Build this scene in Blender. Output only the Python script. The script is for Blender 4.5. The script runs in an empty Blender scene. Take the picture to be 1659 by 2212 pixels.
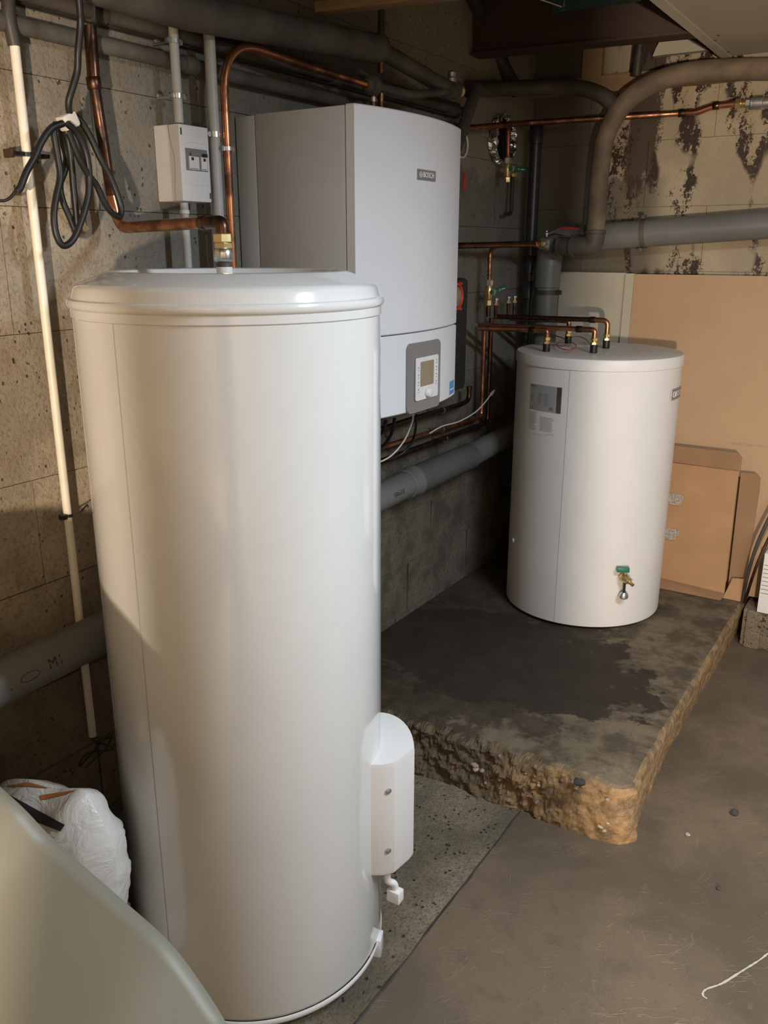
import bpy, bmesh, math, random
from mathutils import Vector, Matrix, noise
random.seed(7)
sc = bpy.context.scene
COL = sc.collection
# ------------------------------------------------------------------ camera
W_, H_ = 1659.0, 2212.0
F_ = 1850.0; CX_, CY_ = 824.0, 1106.0
PITCH = math.atan(570/1850.0); YAW = math.atan(1240/1936.0)
CAM = Vector((1.6, 0.0, 1.57))
FWD = Vector((-math.sin(YAW)*math.cos(PITCH), math.cos(YAW)*math.cos(PITCH), -math.sin(PITCH)))
RGT = Vector((math.cos(YAW), math.sin(YAW), 0))
UPV = RGT.cross(FWD)
cd = bpy.data.cameras.new('camera'); cam = bpy.data.objects.new('camera', cd); COL.objects.link(cam)
cam.matrix_world = Matrix.Translation(CAM) @ Matrix((RGT, UPV, -FWD)).transposed().to_4x4()
cd.sensor_fit = 'VERTICAL'; cd.sensor_height = 36.0; cd.lens = 36.0*F_/H_
cd.shift_x = (W_/2-CX_)/H_; cd.clip_start = 0.02
sc.camera = cam
# ------------------------------------------------------------------ world, exposure
wd = bpy.data.worlds.new('world'); sc.world = wd; wd.use_nodes = True
wd.node_tree.nodes['Background'].inputs[0].default_value = (0.8, 0.85, 1, 1)
wd.node_tree.nodes['Background'].inputs[1].default_value = 0.0
sc.view_settings.view_transform = 'Standard'; sc.view_settings.look = 'None'
sc.view_settings.gamma = 1; sc.view_settings.use_curve_mapping = False
sc.view_settings.exposure = 0.0
# ------------------------------------------------------------------ lamps of the cellar
WARM_P = (2.60, -1.90, 1.12); WARM_E = 560.0; WARM_C = (1.0, 0.80, 0.60)
TUBE_P = (2.25, 1.4, 2.17); TUBE_E = 66.0; TUBE_C = (0.78, 0.89, 1.0)
lw = bpy.data.lights.new('work_lamp_light', 'POINT'); lw.energy = WARM_E; lw.color = WARM_C; lw.shadow_soft_size = 0.045
ow = bpy.data.objects.new('work_lamp_light', lw); ow.location = WARM_P; COL.objects.link(ow)
lt = bpy.data.lights.new('tube_light', 'AREA'); lt.energy = TUBE_E; lt.color = TUBE_C
lt.shape = 'RECTANGLE'; lt.size = 1.1; lt.size_y = 0.05
ot = bpy.data.objects.new('tube_light', lt); ot.location = TUBE_P; COL.objects.link(ot)
ot.rotation_euler = (0, 0, 0)

# ------------------------------------------------------------------ helpers
def PX(x, y, X=None, Y=None, Z=None):
    d = FWD + RGT*((x-CX_)/F_) - UPV*((y-CY_)/F_)
    if X is not None: t = (X-CAM.x)/d.x
    elif Y is not None: t = (Y-CAM.y)/d.y
    else: t = (Z-CAM.z)/d.z
    return CAM + d*t
ORG = {}
def org(p):
    return ORG.get(p.name, Vector((0, 0, 0))) if p else Vector((0, 0, 0))
def tag(o, label=None, cat=None, group=None, kind=None):
    if label: o['label'] = label
    if cat: o['category'] = cat
    if group: o['group'] = group
    if kind: o['kind'] = kind
    return o
def thing(name, label, cat, loc, group=None):
    o = bpy.data.objects.new(name, None); COL.objects.link(o); o.location = loc
    o.empty_display_size = 0.05
    ORG[o.name] = Vector(loc); tag(o, label, cat, group); return o
class MB:
    def __init__(s): s.v = []; s.f = []; s.sm = []
    def add(s, vs, fs, smooth=False):
        b = len(s.v); s.v += [Vector(v) for v in vs]; s.f += [tuple(b+i for i in f) for f in fs]; s.sm += [smooth]*len(fs); return s
    def box(s, lo, hi, M=None, bev=0.0):
        bm = bmesh.new(); bmesh.ops.create_cube(bm, size=1)
        lo, hi = Vector(lo), Vector(hi)
        for v in bm.verts: v.co = Vector(((lo[i]+hi[i])/2 + v.co[i]*(hi[i]-lo[i]) for i in range(3)))
        if bev: bmesh.ops.bevel(bm, geom=bm.edges[:], offset=bev, segments=2, profile=0.6, affect='EDGES', clamp_overlap=True)
        if M is not None: bmesh.ops.transform(bm, matrix=M, verts=bm.verts)
        bm.verts.index_update()
        s.add([v.co.copy() for v in bm.verts], [[v.index for v in f.verts] for f in bm.faces], bool(bev)); bm.free(); return s
    def lathe(s, prof, o=(0,0,0), ax=(0,0,1), n=32, smooth=True, cap=True, ph=0.0):
        o = Vector(o); ax = Vector(ax).normalized()
        u = ax.orthogonal().normalized() if abs(ax.z) < 0.999 else Vector((1,0,0)); w = ax.cross(u)
        vs = []; fs = []
        for r, z in prof:
            for k in range(n):
                a = 2*math.pi*k/n+ph; vs.append(o+ax*z+u*(r*math.cos(a))+w*(r*math.sin(a)))
        for i in range(len(prof)-1):
            for k in range(n):
                a, b = i*n+k, i*n+(k+1) % n; fs.append((a, b, b+n, a+n))
        if cap:
            fs.append(tuple(range(n-1, -1, -1))); m = (len(prof)-1)*n; fs.append(tuple(range(m, m+n)))
        return s.add(vs, fs, smooth)
    def cyl(s, a, b, r, n=16, smooth=True, r2=None):
        a, b = Vector(a), Vector(b); return s.lathe([(r, 0), (r if r2 is None else r2, (b-a).length)], a, b-a, n, smooth)
    def hexn(s, a, ax, r, h, n=6, ph=0.3):
        return s.lathe([(r*0.93, 0), (r, h*0.1), (r, h*0.9), (r*0.93, h)], a, ax, n, False, ph=ph)
    def tube(s, pts, r, n=14, closed=False, cap=True):
        pts = [Vector(p) for p in pts]; m = len(pts); vs = []; fs = []
        t0 = (pts[1]-pts[0]).normalized(); u = t0.orthogonal().normalized()
        for i, p in enumerate(pts):
            if i == 0: t = (pts[1]-pts[0])
            elif i == m-1: t = pts[-1]-pts[-2]
            else: t = (pts[i+1]-p).normalized()+(p-pts[i-1]).normalized()
            t.normalize(); u = (u - t*u.dot(t)).normalized(); w = t.cross(u)
            rr = r[i] if isinstance(r, (list, tuple)) else r
            for k in range(n):
                a = 2*math.pi*k/n; vs.append(p+u*(rr*math.cos(a))+w*(rr*math.sin(a)))
        for i in range(m-1):
            for k in range(n):
                a, b = i*n+k, i*n+(k+1) % n; fs.append((a, b, b+n, a+n))
        if cap: fs.append(tuple(range(n-1, -1, -1))); q = (m-1)*n; fs.append(tuple(range(q, q+n)))
        return s.add(vs, fs, True)
    def torus(s, c, ax, R, r, n=24, m=10):
        c = Vector(c); ax = Vector(ax).normalized(); u = ax.orthogonal().normalized(); w = ax.cross(u); vs = []; fs = []
        for i in range(n):
            a = 2*math.pi*i/n; d = u*math.cos(a)+w*math.sin(a)
            for k in range(m):
                b = 2*math.pi*k/m; vs.append(c+d*(R+r*math.cos(b))+ax*(r*math.sin(b)))
        for i in range(n):
            for k in range(m):
                fs.append((i*m+k, ((i+1) % n)*m+k, ((i+1) % n)*m+(k+1) % m, i*m+(k+1) % m))
        return s.add(vs, fs, True)
    def ball(s, c, r, sc3=(1,1,1), n=14):
        bm = bmesh.new(); bmesh.ops.create_uvsphere(bm, u_segments=n, v_segments=n//2+1, radius=r); bm.verts.index_update()
        s.add([Vector(c)+Vector((v.co.x*sc3[0], v.co.y*sc3[1], v.co.z*sc3[2])) for v in bm.verts], [[v.index for v in f.verts] for f in bm.faces], True); bm.free(); return s
    def grid(s, fn, nu, nv, smooth=True, flip=False):
        vs = [fn(i/nu, j/nv) for i in range(nu+1) for j in range(nv+1)]; q = nv+1
        fs = [(i*q+j, (i+1)*q+j, (i+1)*q+j+1, i*q+j+1) for i in range(nu) for j in range(nv)]
        if flip: fs = [f[::-1] for f in fs]
        return s.add(vs, fs, smooth)
    def prism(s, poly, lo, hi, ax=2, M=None):
        """poly in the two other axes, extruded along ax"""
        def P(a, b, c): return (c, a, b) if ax == 0 else ((a, c, b) if ax == 1 else (a, b, c))
        n = len(poly); vs = [Vector(P(a, b, lo)) for a, b in poly]+[Vector(P(a, b, hi)) for a, b in poly]
        if M is not None: vs = [M @ v for v in vs]
        fs = [tuple(range(n-1, -1, -1)), tuple(range(n, 2*n))]+[(i, (i+1) % n, n+(i+1) % n, n+i) for i in range(n)]
        return s.add(vs, fs)
    def build(s, name, m, parent=None, auto=True, sharp=50):
        o_ = org(parent); me = bpy.data.meshes.new(name)
        me.from_pydata([v-o_ for v in s.v], [], s.f); me.validate(); me.update()
        bm = bmesh.new(); bm.from_mesh(me); bmesh.ops.recalc_face_normals(bm, faces=bm.faces); bm.to_mesh(me); bm.free()
        if len(me.polygons) == len(s.sm):
            me.polygons.foreach_set('use_smooth', s.sm)
        me.materials.append(m)
        if any(s.sm):
            me.set_sharp_from_angle(angle=math.radians(sharp))
        o = bpy.data.objects.new(name, me); COL.objects.link(o)
        if parent: o.parent = parent; ORG[o.name] = o_
        return o
def fillet(pts, rad, n=7):
    pts = [Vector(p) for p in pts]; out = [pts[0]]
    for i in range(1, len(pts)-1):
        a, p, b = pts[i-1], pts[i], pts[i+1]
        r = rad[i] if isinstance(rad, dict) and i in rad else (0.03 if isinstance(rad, dict) else rad)
        d1, d2 = (a-p), (b-p); l = min(r, d1.length*0.48, d2.length*0.48)
        p1 = p+d1.normalized()*l; p2 = p+d2.normalized()*l
        for k in range(n+1):
            t = k/n; out.append(p1*(1-t)**2+p*2*t*(1-t)+p2*t*t)
    out.append(pts[-1]); return out
def spline(pts, n=10):
    P = [Vector(p) for p in pts]; P = [P[0]*2-P[1]]+P+[P[-1]*2-P[-2]]; out = []
    for i in range(1, len(P)-2):
        for k in range(n):
            t = k/n; a, b, c, d = P[i-1:i+3]
            out.append(0.5*((2*b)+(c-a)*t+(2*a-5*b+4*c-d)*t*t+(3*b-a-3*c+d)*t**3))
    out.append(P[-2]); return out
def txt(s, size, name, m, parent, fn, spacing=1.0, bold=0.0):
    """flat lettering, fn maps (x, y) in metres to a point on the carrying surface"""
    cu = bpy.data.curves.new('t', 'FONT'); cu.body = s; cu.size = size; cu.align_x = 'CENTER'; cu.align_y = 'CENTER'
    cu.space_character = spacing; cu.offset = bold; cu.resolution_u = 3
    o = bpy.data.objects.new('t', cu); COL.objects.link(o)
    dg = bpy.context.evaluated_depsgraph_get(); me = bpy.data.meshes.new_from_object(o.evaluated_get(dg))
    mb = MB(); mb.add([fn(v.co.x, v.co.y) for v in me.vertices], [tuple(p.vertices) for p in me.polygons])
    bpy.data.objects.remove(o); bpy.data.meshes.remove(me)
    return mb.build(name, m, parent)
# ------------------------------------------------------------------ materials
def newmat(name):
    m = bpy.data.materials.new(name); m.use_nodes = True; nt = m.node_tree; return m, nt, nt.nodes['Principled BSDF']
def N(nt, t, **kw):
    n = nt.nodes.new(t)
    for k, v in kw.items(): setattr(n, k, v)
    return n
def mixc(nt, fac, a, b):
    n = N(nt, 'ShaderNodeMix', data_type='RGBA')
    for inp, v in ((n.inputs[0], fac), (n.inputs[6], a), (n.inputs[7], b)):
        if isinstance(v, bpy.types.NodeSocket): nt.links.new(v, inp)
        elif isinstance(v, (int, float)): inp.default_value = v
        else: inp.default_value = (*v, 1)
    return n.outputs[2]
def mth(nt, op, a, b=0.0, c=0.0, clamp=False):
    n = N(nt, 'ShaderNodeMath', operation=op); n.use_clamp = clamp
    for inp, v in zip(n.inputs, (a, b, c)):
        if isinstance(v, bpy.types.NodeSocket): nt.links.new(v, inp)
        else: inp.default_value = v
    return n.outputs[0]
def rmp(nt, v, lo, hi, to0=0.0, to1=1.0, smooth=True):
    n = N(nt, 'ShaderNodeMapRange'); n.interpolation_type = 'SMOOTHSTEP' if smooth else 'LINEAR'
    nt.links.new(v, n.inputs[0]); n.inputs[1].default_value = lo; n.inputs[2].default_value = hi
    n.inputs[3].default_value = to0; n.inputs[4].default_value = to1; return n.outputs[0]
def pos(nt, scale=(1,1,1), off=(0,0,0), world=True):
    if world: src = N(nt, 'ShaderNodeNewGeometry').outputs['Position']
    else: src = N(nt, 'ShaderNodeTexCoord').outputs['Object']
    mp = N(nt, 'ShaderNodeMapping'); nt.links.new(src, mp.inputs[0]); mp.inputs['Scale'].default_value = scale; mp.inputs['Location'].default_value = off
    return mp.outputs[0]
def noi(nt, vec, scale, detail=4, rough=0.55, dist=0.0):
    n = N(nt, 'ShaderNodeTexNoise'); nt.links.new(vec, n.inputs['Vector']); n.inputs['Scale'].default_value = scale
    n.inputs['Detail'].default_value = detail; n.inputs['Roughness'].default_value = rough; n.inputs['Distortion'].default_value = dist
    return n.outputs['Fac']
def vor(nt, vec, scale, feat='F1'):
    n = N(nt, 'ShaderNodeTexVoronoi', feature=feat); nt.links.new(vec, n.inputs['Vector']); n.inputs['Scale'].default_value = scale
    return n.outputs['Distance']
def bump(nt, b, h, strength=0.4, dist=0.01, prev=None):
    n = N(nt, 'ShaderNodeBump'); n.inputs['Strength'].default_value = strength; n.inputs['Distance'].default_value = dist
    nt.links.new(h, n.inputs['Height'])
    if prev is not None: nt.links.new(prev, n.inputs['Normal'])
    nt.links.new(n.outputs[0], b.inputs['Normal']); return n.outputs[0]
def simple(name, col, rough=0.5, metal=0.0, var=0.12, vs=20, bmp=0.0, bs=80, coat=0.0, spec=0.5, world=False):
    m, nt, b = newmat(name); p = pos(nt, world=world)
    f = noi(nt, p, vs, 4)
    dark = tuple(c*(1-var) for c in col); lite = tuple(min(1, c*(1+var)) for c in col)
    nt.links.new(mixc(nt, rmp(nt, f, 0.3, 0.7), dark, lite), b.inputs['Base Color'])
    b.inputs['Roughness'].default_value = rough; b.inputs['Metallic'].default_value = metal
    b.inputs['Coat Weight'].default_value = coat; b.inputs['Coat Roughness'].default_value = 0.06
    b.inputs['Specular IOR Level'].default_value = spec
    if bmp: bump(nt, b, noi(nt, p, bs, 5), bmp, 0.004)
    return m
def metalm(name, c1, c2, rough=0.3, vs=14, lo=0.4, hi=0.62):
    m, nt, b = newmat(name); p = pos(nt, world=True); f = rmp(nt, noi(nt, p, vs, 5, 0.6), lo, hi)
    nt.links.new(mixc(nt, f, c1, c2), b.inputs['Base Color']); b.inputs['Metallic'].default_value = 0.95
    nt.links.new(rmp(nt, f, 0, 1, rough, rough+0.2), b.inputs['Roughness']); return m
M = {}
M['gloss_white'] = simple('glossy_white_enamel', (0.74, 0.75, 0.74), 0.16, var=0.02, vs=6, coat=0.5)
M['satin_white'] = simple('satin_white_steel', (0.73, 0.725, 0.71), 0.42, var=0.02, vs=6)
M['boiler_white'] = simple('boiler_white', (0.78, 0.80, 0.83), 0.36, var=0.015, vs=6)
M['boiler_side'] = simple('boiler_side_shaded_white', (0.60, 0.60, 0.60), 0.4, var=0.015, vs=6)  # darker than the front, shade of the side put into its colour
M['groove'] = simple('seam_grey', (0.18, 0.18, 0.18), 0.7)
M['copper'] = metalm('copper', (0.62, 0.28, 0.155), (0.20, 0.09, 0.055), 0.3)
M['old_copper'] = metalm('tarnished_copper', (0.17, 0.085, 0.058), (0.05, 0.034, 0.028), 0.28)
M['brass'] = metalm('brass', (0.80, 0.62, 0.30), (0.62, 0.45, 0.2), 0.3)
M['steel'] = metalm('galvanised_steel', (0.72, 0.73, 0.74), (0.45, 0.46, 0.47), 0.28)
M['silver'] = simple('brushed_silver_plastic', (0.27, 0.27, 0.275), 0.4, metal=0.3, var=0.03)
M['iron'] = simple('grey_painted_iron', (0.085, 0.075, 0.062), 0.6, var=0.35, vs=9, bmp=0.3, world=True)
M['old_pipe'] = simple('brown_grey_pipe_paint', (0.17, 0.13, 0.092), 0.7, var=0.3, vs=8, bmp=0.4, bs=60, world=True)
M['dark_iron'] = simple('dark_iron', (0.045, 0.04, 0.036), 0.5, var=0.3, vs=12, bmp=0.2, world=True)
M['lagging'] = simple('dusty_grey_pipe', (0.10, 0.092, 0.078), 0.8, var=0.3, vs=7, bmp=0.4, bs=60, world=True)
M['pvc'] = simple('grey_pvc', (0.16, 0.165, 0.16), 0.42, var=0.12, vs=5, world=True)
M['dark_pvc'] = simple('dark_pvc', (0.03, 0.033, 0.038), 0.35, var=0.2, world=True)
M['conduit'] = simple('light_grey_conduit', (0.50, 0.50, 0.48), 0.45, var=0.06)
M['white_pvc'] = simple('cream_plastic_pipe', (0.86, 0.82, 0.72), 0.4, var=0.05)
M['white_plastic'] = simple('white_plastic', (0.80, 0.80, 0.80), 0.4, var=0.02)
M['black'] = simple('black_rubber', (0.012, 0.012, 0.013), 0.45, var=0.2)
M['black_foam'] = simple('black_moulded_foam', (0.018, 0.018, 0.018), 0.8, var=0.2, bmp=0.3, bs=200)
M['green'] = simple('green_plastic', (0.01, 0.16, 0.10), 0.4, var=0.1)
M['dark_green'] = simple('dark_green_sheet', (0.012, 0.05, 0.045), 0.5, var=0.2)
M['red'] = simple('red_plastic', (0.60, 0.05, 0.03), 0.4, var=0.1)
M['blue'] = simple('blue_sticker', (0.08, 0.30, 0.60), 0.5, var=0.1)
M['lcd'] = simple('display_glass', (0.30, 0.25, 0.17), 0.12, var=0.04)
M['plate'] = simple('silver_grey_label', (0.33, 0.34, 0.34), 0.45, var=0.03)
M['paper'] = simple('white_paper_label', (0.74, 0.73, 0.72), 0.6, var=0.02)
M['ink'] = simple('black_print', (0.02, 0.02, 0.02), 0.6)
M['grey_ink'] = simple('grey_print', (0.25, 0.25, 0.25), 0.6)
M['white_ink'] = simple('white_print', (0.85, 0.85, 0.85), 0.5)
M['cable_white'] = simple('white_cable', (0.72, 0.70, 0.66), 0.45, var=0.03)
M['card'] = simple('brown_cardboard', (0.40, 0.235, 0.12), 0.85, var=0.06, vs=8, bmp=0.05)
M['card_dark'] = simple('darker_cardboard', (0.29, 0.17, 0.09), 0.85, var=0.06, vs=8, bmp=0.05)
M['board_beige'] = simple('plasterboard_paper', (0.47, 0.315, 0.19), 0.85, var=0.035, vs=5, bmp=0.03)
M['board_white'] = simple('plasterboard_white_face', (0.50, 0.465, 0.375), 0.85, var=0.06, vs=5, bmp=0.05)
M['ceiling_board'] = simple('ceiling_plasterboard', (0.42, 0.375, 0.30), 0.9, var=0.05, vs=3, bmp=0.03, world=True)
M['speckle'] = simple('torn_grey_paper', (0.36, 0.31, 0.27), 0.9, var=0.45, vs=160)
M['bag_orange'] = simple('orange_print', (0.45, 0.16, 0.04), 0.6)
M['foil'] = simple('aluminium_foil', (0.75, 0.75, 0.76), 0.22, metal=1.0, var=0.05, bmp=0.9, bs=45)
M['void'] = simple('unlit_hole_black', (0.006, 0.006, 0.006), 0.9)
M['lamp_metal'] = simple('lamp_housing', (0.6, 0.6, 0.6), 0.4)
def wood():
    m, nt, b = newmat('rough_timber'); p = pos(nt, (3, 40, 40), world=False)
    f = noi(nt, p, 3, 5); nt.links.new(mixc(nt, f, (0.36, 0.24, 0.12), (0.16, 0.10, 0.05)), b.inputs['Base Color'])
    b.inputs['Roughness'].default_value = 0.8; bump(nt, b, f, 0.3, 0.003); return m
M['wood'] = wood()
def rust():
    m, nt, b = newmat('rusty_steel'); p = pos(nt)
    nt.links.new(mixc(nt, noi(nt, p, 9, 6), (0.07, 0.035, 0.022), (0.03, 0.018, 0.014)), b.inputs['Base Color'])
    b.inputs['Roughness'].default_value = 0.65; return m
M['rust'] = rust()
def wall_mat_left():
    m, nt, b = newmat('rough_concrete_left'); p = pos(nt)
    big = rmp(nt, noi(nt, p, 1.7, 3, 0.6, 0.6), 0.36, 0.62)
    mid = noi(nt, p, 9, 6, 0.65)
    fine = noi(nt, p, 110, 3, 0.7)
    c = mixc(nt, big, (0.25, 0.225, 0.18), (0.44, 0.37, 0.28))
    c = mixc(nt, rmp(nt, mid, 0.42, 0.7), c, (0.26, 0.215, 0.16))
    sep = N(nt, 'ShaderNodeSeparateXYZ'); nt.links.new(pos(nt), sep.inputs[0])
    wob = mth(nt, 'MULTIPLY_ADD', noi(nt, p, 6, 5), 0.35, -0.17)
    zz = mth(nt, 'ADD', sep.outputs[2], wob)
    low_dark = rmp(nt, zz, 0.78, 0.60)  # darker towards the floor
    c = mixc(nt, mth(nt, 'MULTIPLY', low_dark, 0.55), c, (0.10, 0.08, 0.055))
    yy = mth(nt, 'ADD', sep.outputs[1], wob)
    # shade painted in: greyer and darker beyond the lamplit first metre and a half
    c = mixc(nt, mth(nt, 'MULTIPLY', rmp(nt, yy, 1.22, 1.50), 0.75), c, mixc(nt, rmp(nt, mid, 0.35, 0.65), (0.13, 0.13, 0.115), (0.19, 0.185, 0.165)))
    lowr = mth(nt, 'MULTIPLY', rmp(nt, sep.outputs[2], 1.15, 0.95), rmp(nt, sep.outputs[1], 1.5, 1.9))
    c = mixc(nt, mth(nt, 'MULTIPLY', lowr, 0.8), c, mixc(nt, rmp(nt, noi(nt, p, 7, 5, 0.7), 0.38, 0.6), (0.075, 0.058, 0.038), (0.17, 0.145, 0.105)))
    pale = mth(nt, 'MULTIPLY', rmp(nt, mth(nt, 'ADD', sep.outputs[2], wob), 1.84, 1.87), rmp(nt, mth(nt, 'ADD', sep.outputs[1], wob), 2.55, 2.62))
    c = mixc(nt, mth(nt, 'MULTIPLY', pale, 0.75), c, (0.34, 0.30, 0.215))
    pit = rmp(nt, vor(nt, p, 55), 0.10, 0.22)
    c = mixc(nt, rmp(nt, fine, 0.47, 0.70, 0.0, 0.5), c, (0.10, 0.088, 0.068))
    pm = mth(nt, 'MULTIPLY', mth(nt, 'SUBTRACT', 1.0, pit), rmp(nt, noi(nt, p, 14, 2), 0.5, 0.62))
    c = mixc(nt, mth(nt, 'MULTIPLY', pm, 0.8), c, (0.05, 0.045, 0.035))
    nt.links.new(c, b.inputs['Base Color']); b.inputs['Roughness'].default_value = 0.93
    h = mth(nt, 'SUBTRACT', mth(nt, 'MULTIPLY_ADD', mid, 0.6, mth(nt, 'MULTIPLY', fine, 0.25)), mth(nt, 'MULTIPLY', pm, 0.8))
    bump(nt, b, h, 0.8, 0.013); return m
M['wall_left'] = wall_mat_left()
def wall_mat_back():
    m, nt, b = newmat('stained_concrete_back'); p = pos(nt)
    sep = N(nt, 'ShaderNodeSeparateXYZ'); nt.links.new(p, sep.inputs[0]); x, z = sep.outputs[0], sep.outputs[2]
    big = rmp(nt, noi(nt, p, 2.2, 4, 0.6), 0.35, 0.65)
    c = mixc(nt, big, (0.36, 0.31, 0.22), (0.50, 0.43, 0.31))
    fine = noi(nt, p, 120, 3, 0.7)
    c = mixc(nt, mth(nt, 'MULTIPLY_ADD', fine, 0.7, -0.2, True), c, (0.2, 0.165, 0.115))
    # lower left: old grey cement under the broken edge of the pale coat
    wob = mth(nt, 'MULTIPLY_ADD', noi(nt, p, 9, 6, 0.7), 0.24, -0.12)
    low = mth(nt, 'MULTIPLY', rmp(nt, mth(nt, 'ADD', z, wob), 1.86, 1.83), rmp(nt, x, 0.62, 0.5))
    low = mth(nt, 'MAXIMUM', low, rmp(nt, mth(nt, 'ADD', x, mth(nt, 'MULTIPLY', wob, 0.4)), 0.34, 0.26))  # shade of the corner painted in, strip darkened over the full height
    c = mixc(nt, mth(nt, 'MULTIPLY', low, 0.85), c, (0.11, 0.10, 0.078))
    # bitumen-like runs: stretched vertically, breaking up into curls
    ps = pos(nt, (1, 1, 0.28)); warp = noi(nt, p, 26, 4, 0.7)
    add = N(nt, 'ShaderNodeVectorMath', operation='ADD'); nt.links.new(ps, add.inputs[0])
    sc_ = N(nt, 'ShaderNodeVectorMath', operation='SCALE'); cmb = N(nt, 'ShaderNodeCombineXYZ')
    nt.links.new(warp, cmb.inputs[0]); nt.links.new(warp, cmb.inputs[2]); nt.links.new(cmb.outputs[0], sc_.inputs[0]); sc_.inputs[3].default_value = 0.07
    nt.links.new(sc_.outputs[0], add.inputs[1])
    runs = noi(nt, add.outputs[0], 21, 3, 0.6)
    curl = noi(nt, p, 55, 3, 0.7, 1.0)
    pools = noi(nt, pos(nt, (1, 1, 0.40), (0.37, 0, 0.2)), 5.6, 2, 0.5)
    reg = mth(nt, 'MULTIPLY', rmp(nt, x, 0.24, 0.40), rmp(nt, pools, 0.42, 0.56))
    s = mth(nt, 'ADD', mth(nt, 'MULTIPLY', runs, 0.75), mth(nt, 'MULTIPLY', curl, 0.32))
    s = mth(nt, 'MULTIPLY', rmp(nt, s, 0.545, 0.58), rmp(nt, reg, 0.3, 0.7), clamp=True)
    dz = mth(nt, 'ADD', mth(nt, 'SUBTRACT', x, 0.47), mth(nt, 'MULTIPLY_ADD', runs, 0.16, mth(nt, 'MULTIPLY', curl, 0.06)))
    band = mth(nt, 'MULTIPLY', rmp(nt, mth(nt, 'ABSOLUTE', mth(nt, 'SUBTRACT', dz, 0.11)), 0.075, 0.055), rmp(nt, mth(nt, 'ADD', z, mth(nt, 'MULTIPLY', runs, 0.5)), 1.98, 2.06))
    s = mth(nt, 'MAXIMUM', s, mth(nt, 'MULTIPLY', band, 0.9))
    c = mixc(nt, mth(nt, 'MULTIPLY', rmp(nt, mth(nt, 'MULTIPLY', runs, reg), 0.38, 0.6), 0.4), c, (0.24, 0.14, 0.06))
    c = mixc(nt, s, c, (0.035, 0.02, 0.013))
    nt.links.new(c, b.inputs['Base Color']); nt.links.new(rmp(nt, s, 0, 1, 0.92, 0.45), b.inputs['Roughness'])
    bump(nt, b, mth(nt, 'ADD', mth(nt, 'MULTIPLY', fine, 0.3), mth(nt, 'MULTIPLY', s, 0.25)), 0.5, 0.008); return m
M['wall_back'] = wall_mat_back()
def floor_mat(name, a, c2, rough_slab):
    m, nt, b = newmat(name); p = pos(nt)
    big = rmp(nt, noi(nt, p, 2.4, 4, 0.6, 0.5), 0.35, 0.65)
    c = mixc(nt, big, a, c2)
    mid = noi(nt, p, 12, 6, 0.7)
    c = mixc(nt, mth(nt, 'MULTIPLY', rmp(nt, mid, 0.45, 0.75), 0.6), c, tuple(k*0.5 for k in a))
    fine = noi(nt, p, 150, 3, 0.7)
    c = mixc(nt, mth(nt, 'MULTIPLY_ADD', fine, 0.5, -0.08, True), c, tuple(k*0.4 for k in a))
    if rough_slab:
        pit = rmp(nt, vor(nt, p, 60), 0.30, 0.12); pm = mth(nt, 'MULTIPLY', pit, rmp(nt, noi(nt, p, 18, 2), 0.52, 0.6))
        c = mixc(nt, mth(nt, 'MULTIPLY', pm, 0.85), c, (0.03, 0.025, 0.02))
        h = mth(nt, 'SUBTRACT', mth(nt, 'ADD', mid, mth(nt, 'MULTIPLY', fine, 0.4)), pm)
        c = mixc(nt, rmp(nt, fine, 0.45, 0.68, 0.0, 0.7), c, (0.07, 0.055, 0.038)); b.inputs['Roughness'].default_value = 0.9; bump(nt, b, h, 1.0, 0.010)
    else:
        # trowel scratches in the screed
        ln = None
        for ang, sc1 in ((0.5, (3.0, 16, 1)), (2.0, (3.5, 19, 1)), (1.2, (2.4, 22, 1))):
            src = N(nt, 'ShaderNodeNewGeometry').outputs['Position']; mp = N(nt, 'ShaderNodeMapping'); nt.links.new(src, mp.inputs[0])
            mp.inputs['Rotation'].default_value = (0, 0, ang); mp.vector_type = 'TEXTURE'
            m2 = N(nt, 'ShaderNodeMapping'); nt.links.new(mp.outputs[0], m2.inputs[0]); m2.inputs['Scale'].default_value = sc1
            r_ = noi(nt, m2.outputs[0], 1.6, 2, 0.5)
            l_ = rmp(nt, mth(nt, 'ABSOLUTE', mth(nt, 'SUBTRACT', r_, 0.5)), 0.010, 0.0)
            l_ = mth(nt, 'MULTIPLY', l_, rmp(nt, noi(nt, mp.outputs[0], 9, 2), 0.50, 0.60))
            ln = l_ if ln is None else mth(nt, 'MAXIMUM', ln, l_)
        sp_ = rmp(nt, vor(nt, p, 38), 0.12, 0.05)
        c = mixc(nt, mth(nt, 'MULTIPLY', mth(nt, 'MULTIPLY', sp_, rmp(nt, noi(nt, p, 5, 2), 0.5, 0.6)), 0.6), c, (0.05, 0.035, 0.025))
        c = mixc(nt, mth(nt, 'MULTIPLY', ln, 0.14), c, tuple(min(1, k*2.0) for k in a))
        nt.links.new(rmp(nt, mid, 0.3, 0.7, 0.42, 0.68), b.inputs['Roughness'])
        bump(nt, b, mth(nt, 'ADD', mth(nt, 'MULTIPLY', mid, 0.4), mth(nt, 'ADD', mth(nt, 'MULTIPLY', fine, 0.15), mth(nt, 'MULTIPLY', ln, 0.22))), 0.5, 0.006)
    nt.links.new(c, b.inputs['Base Color']); return m
M['floor'] = floor_mat('screed_floor', (0.19, 0.138, 0.090), (0.105, 0.082, 0.056), False)
M['slab'] = floor_mat('rough_slab_floor', (0.28, 0.225, 0.15), (0.11, 0.09, 0.058), True)
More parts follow.
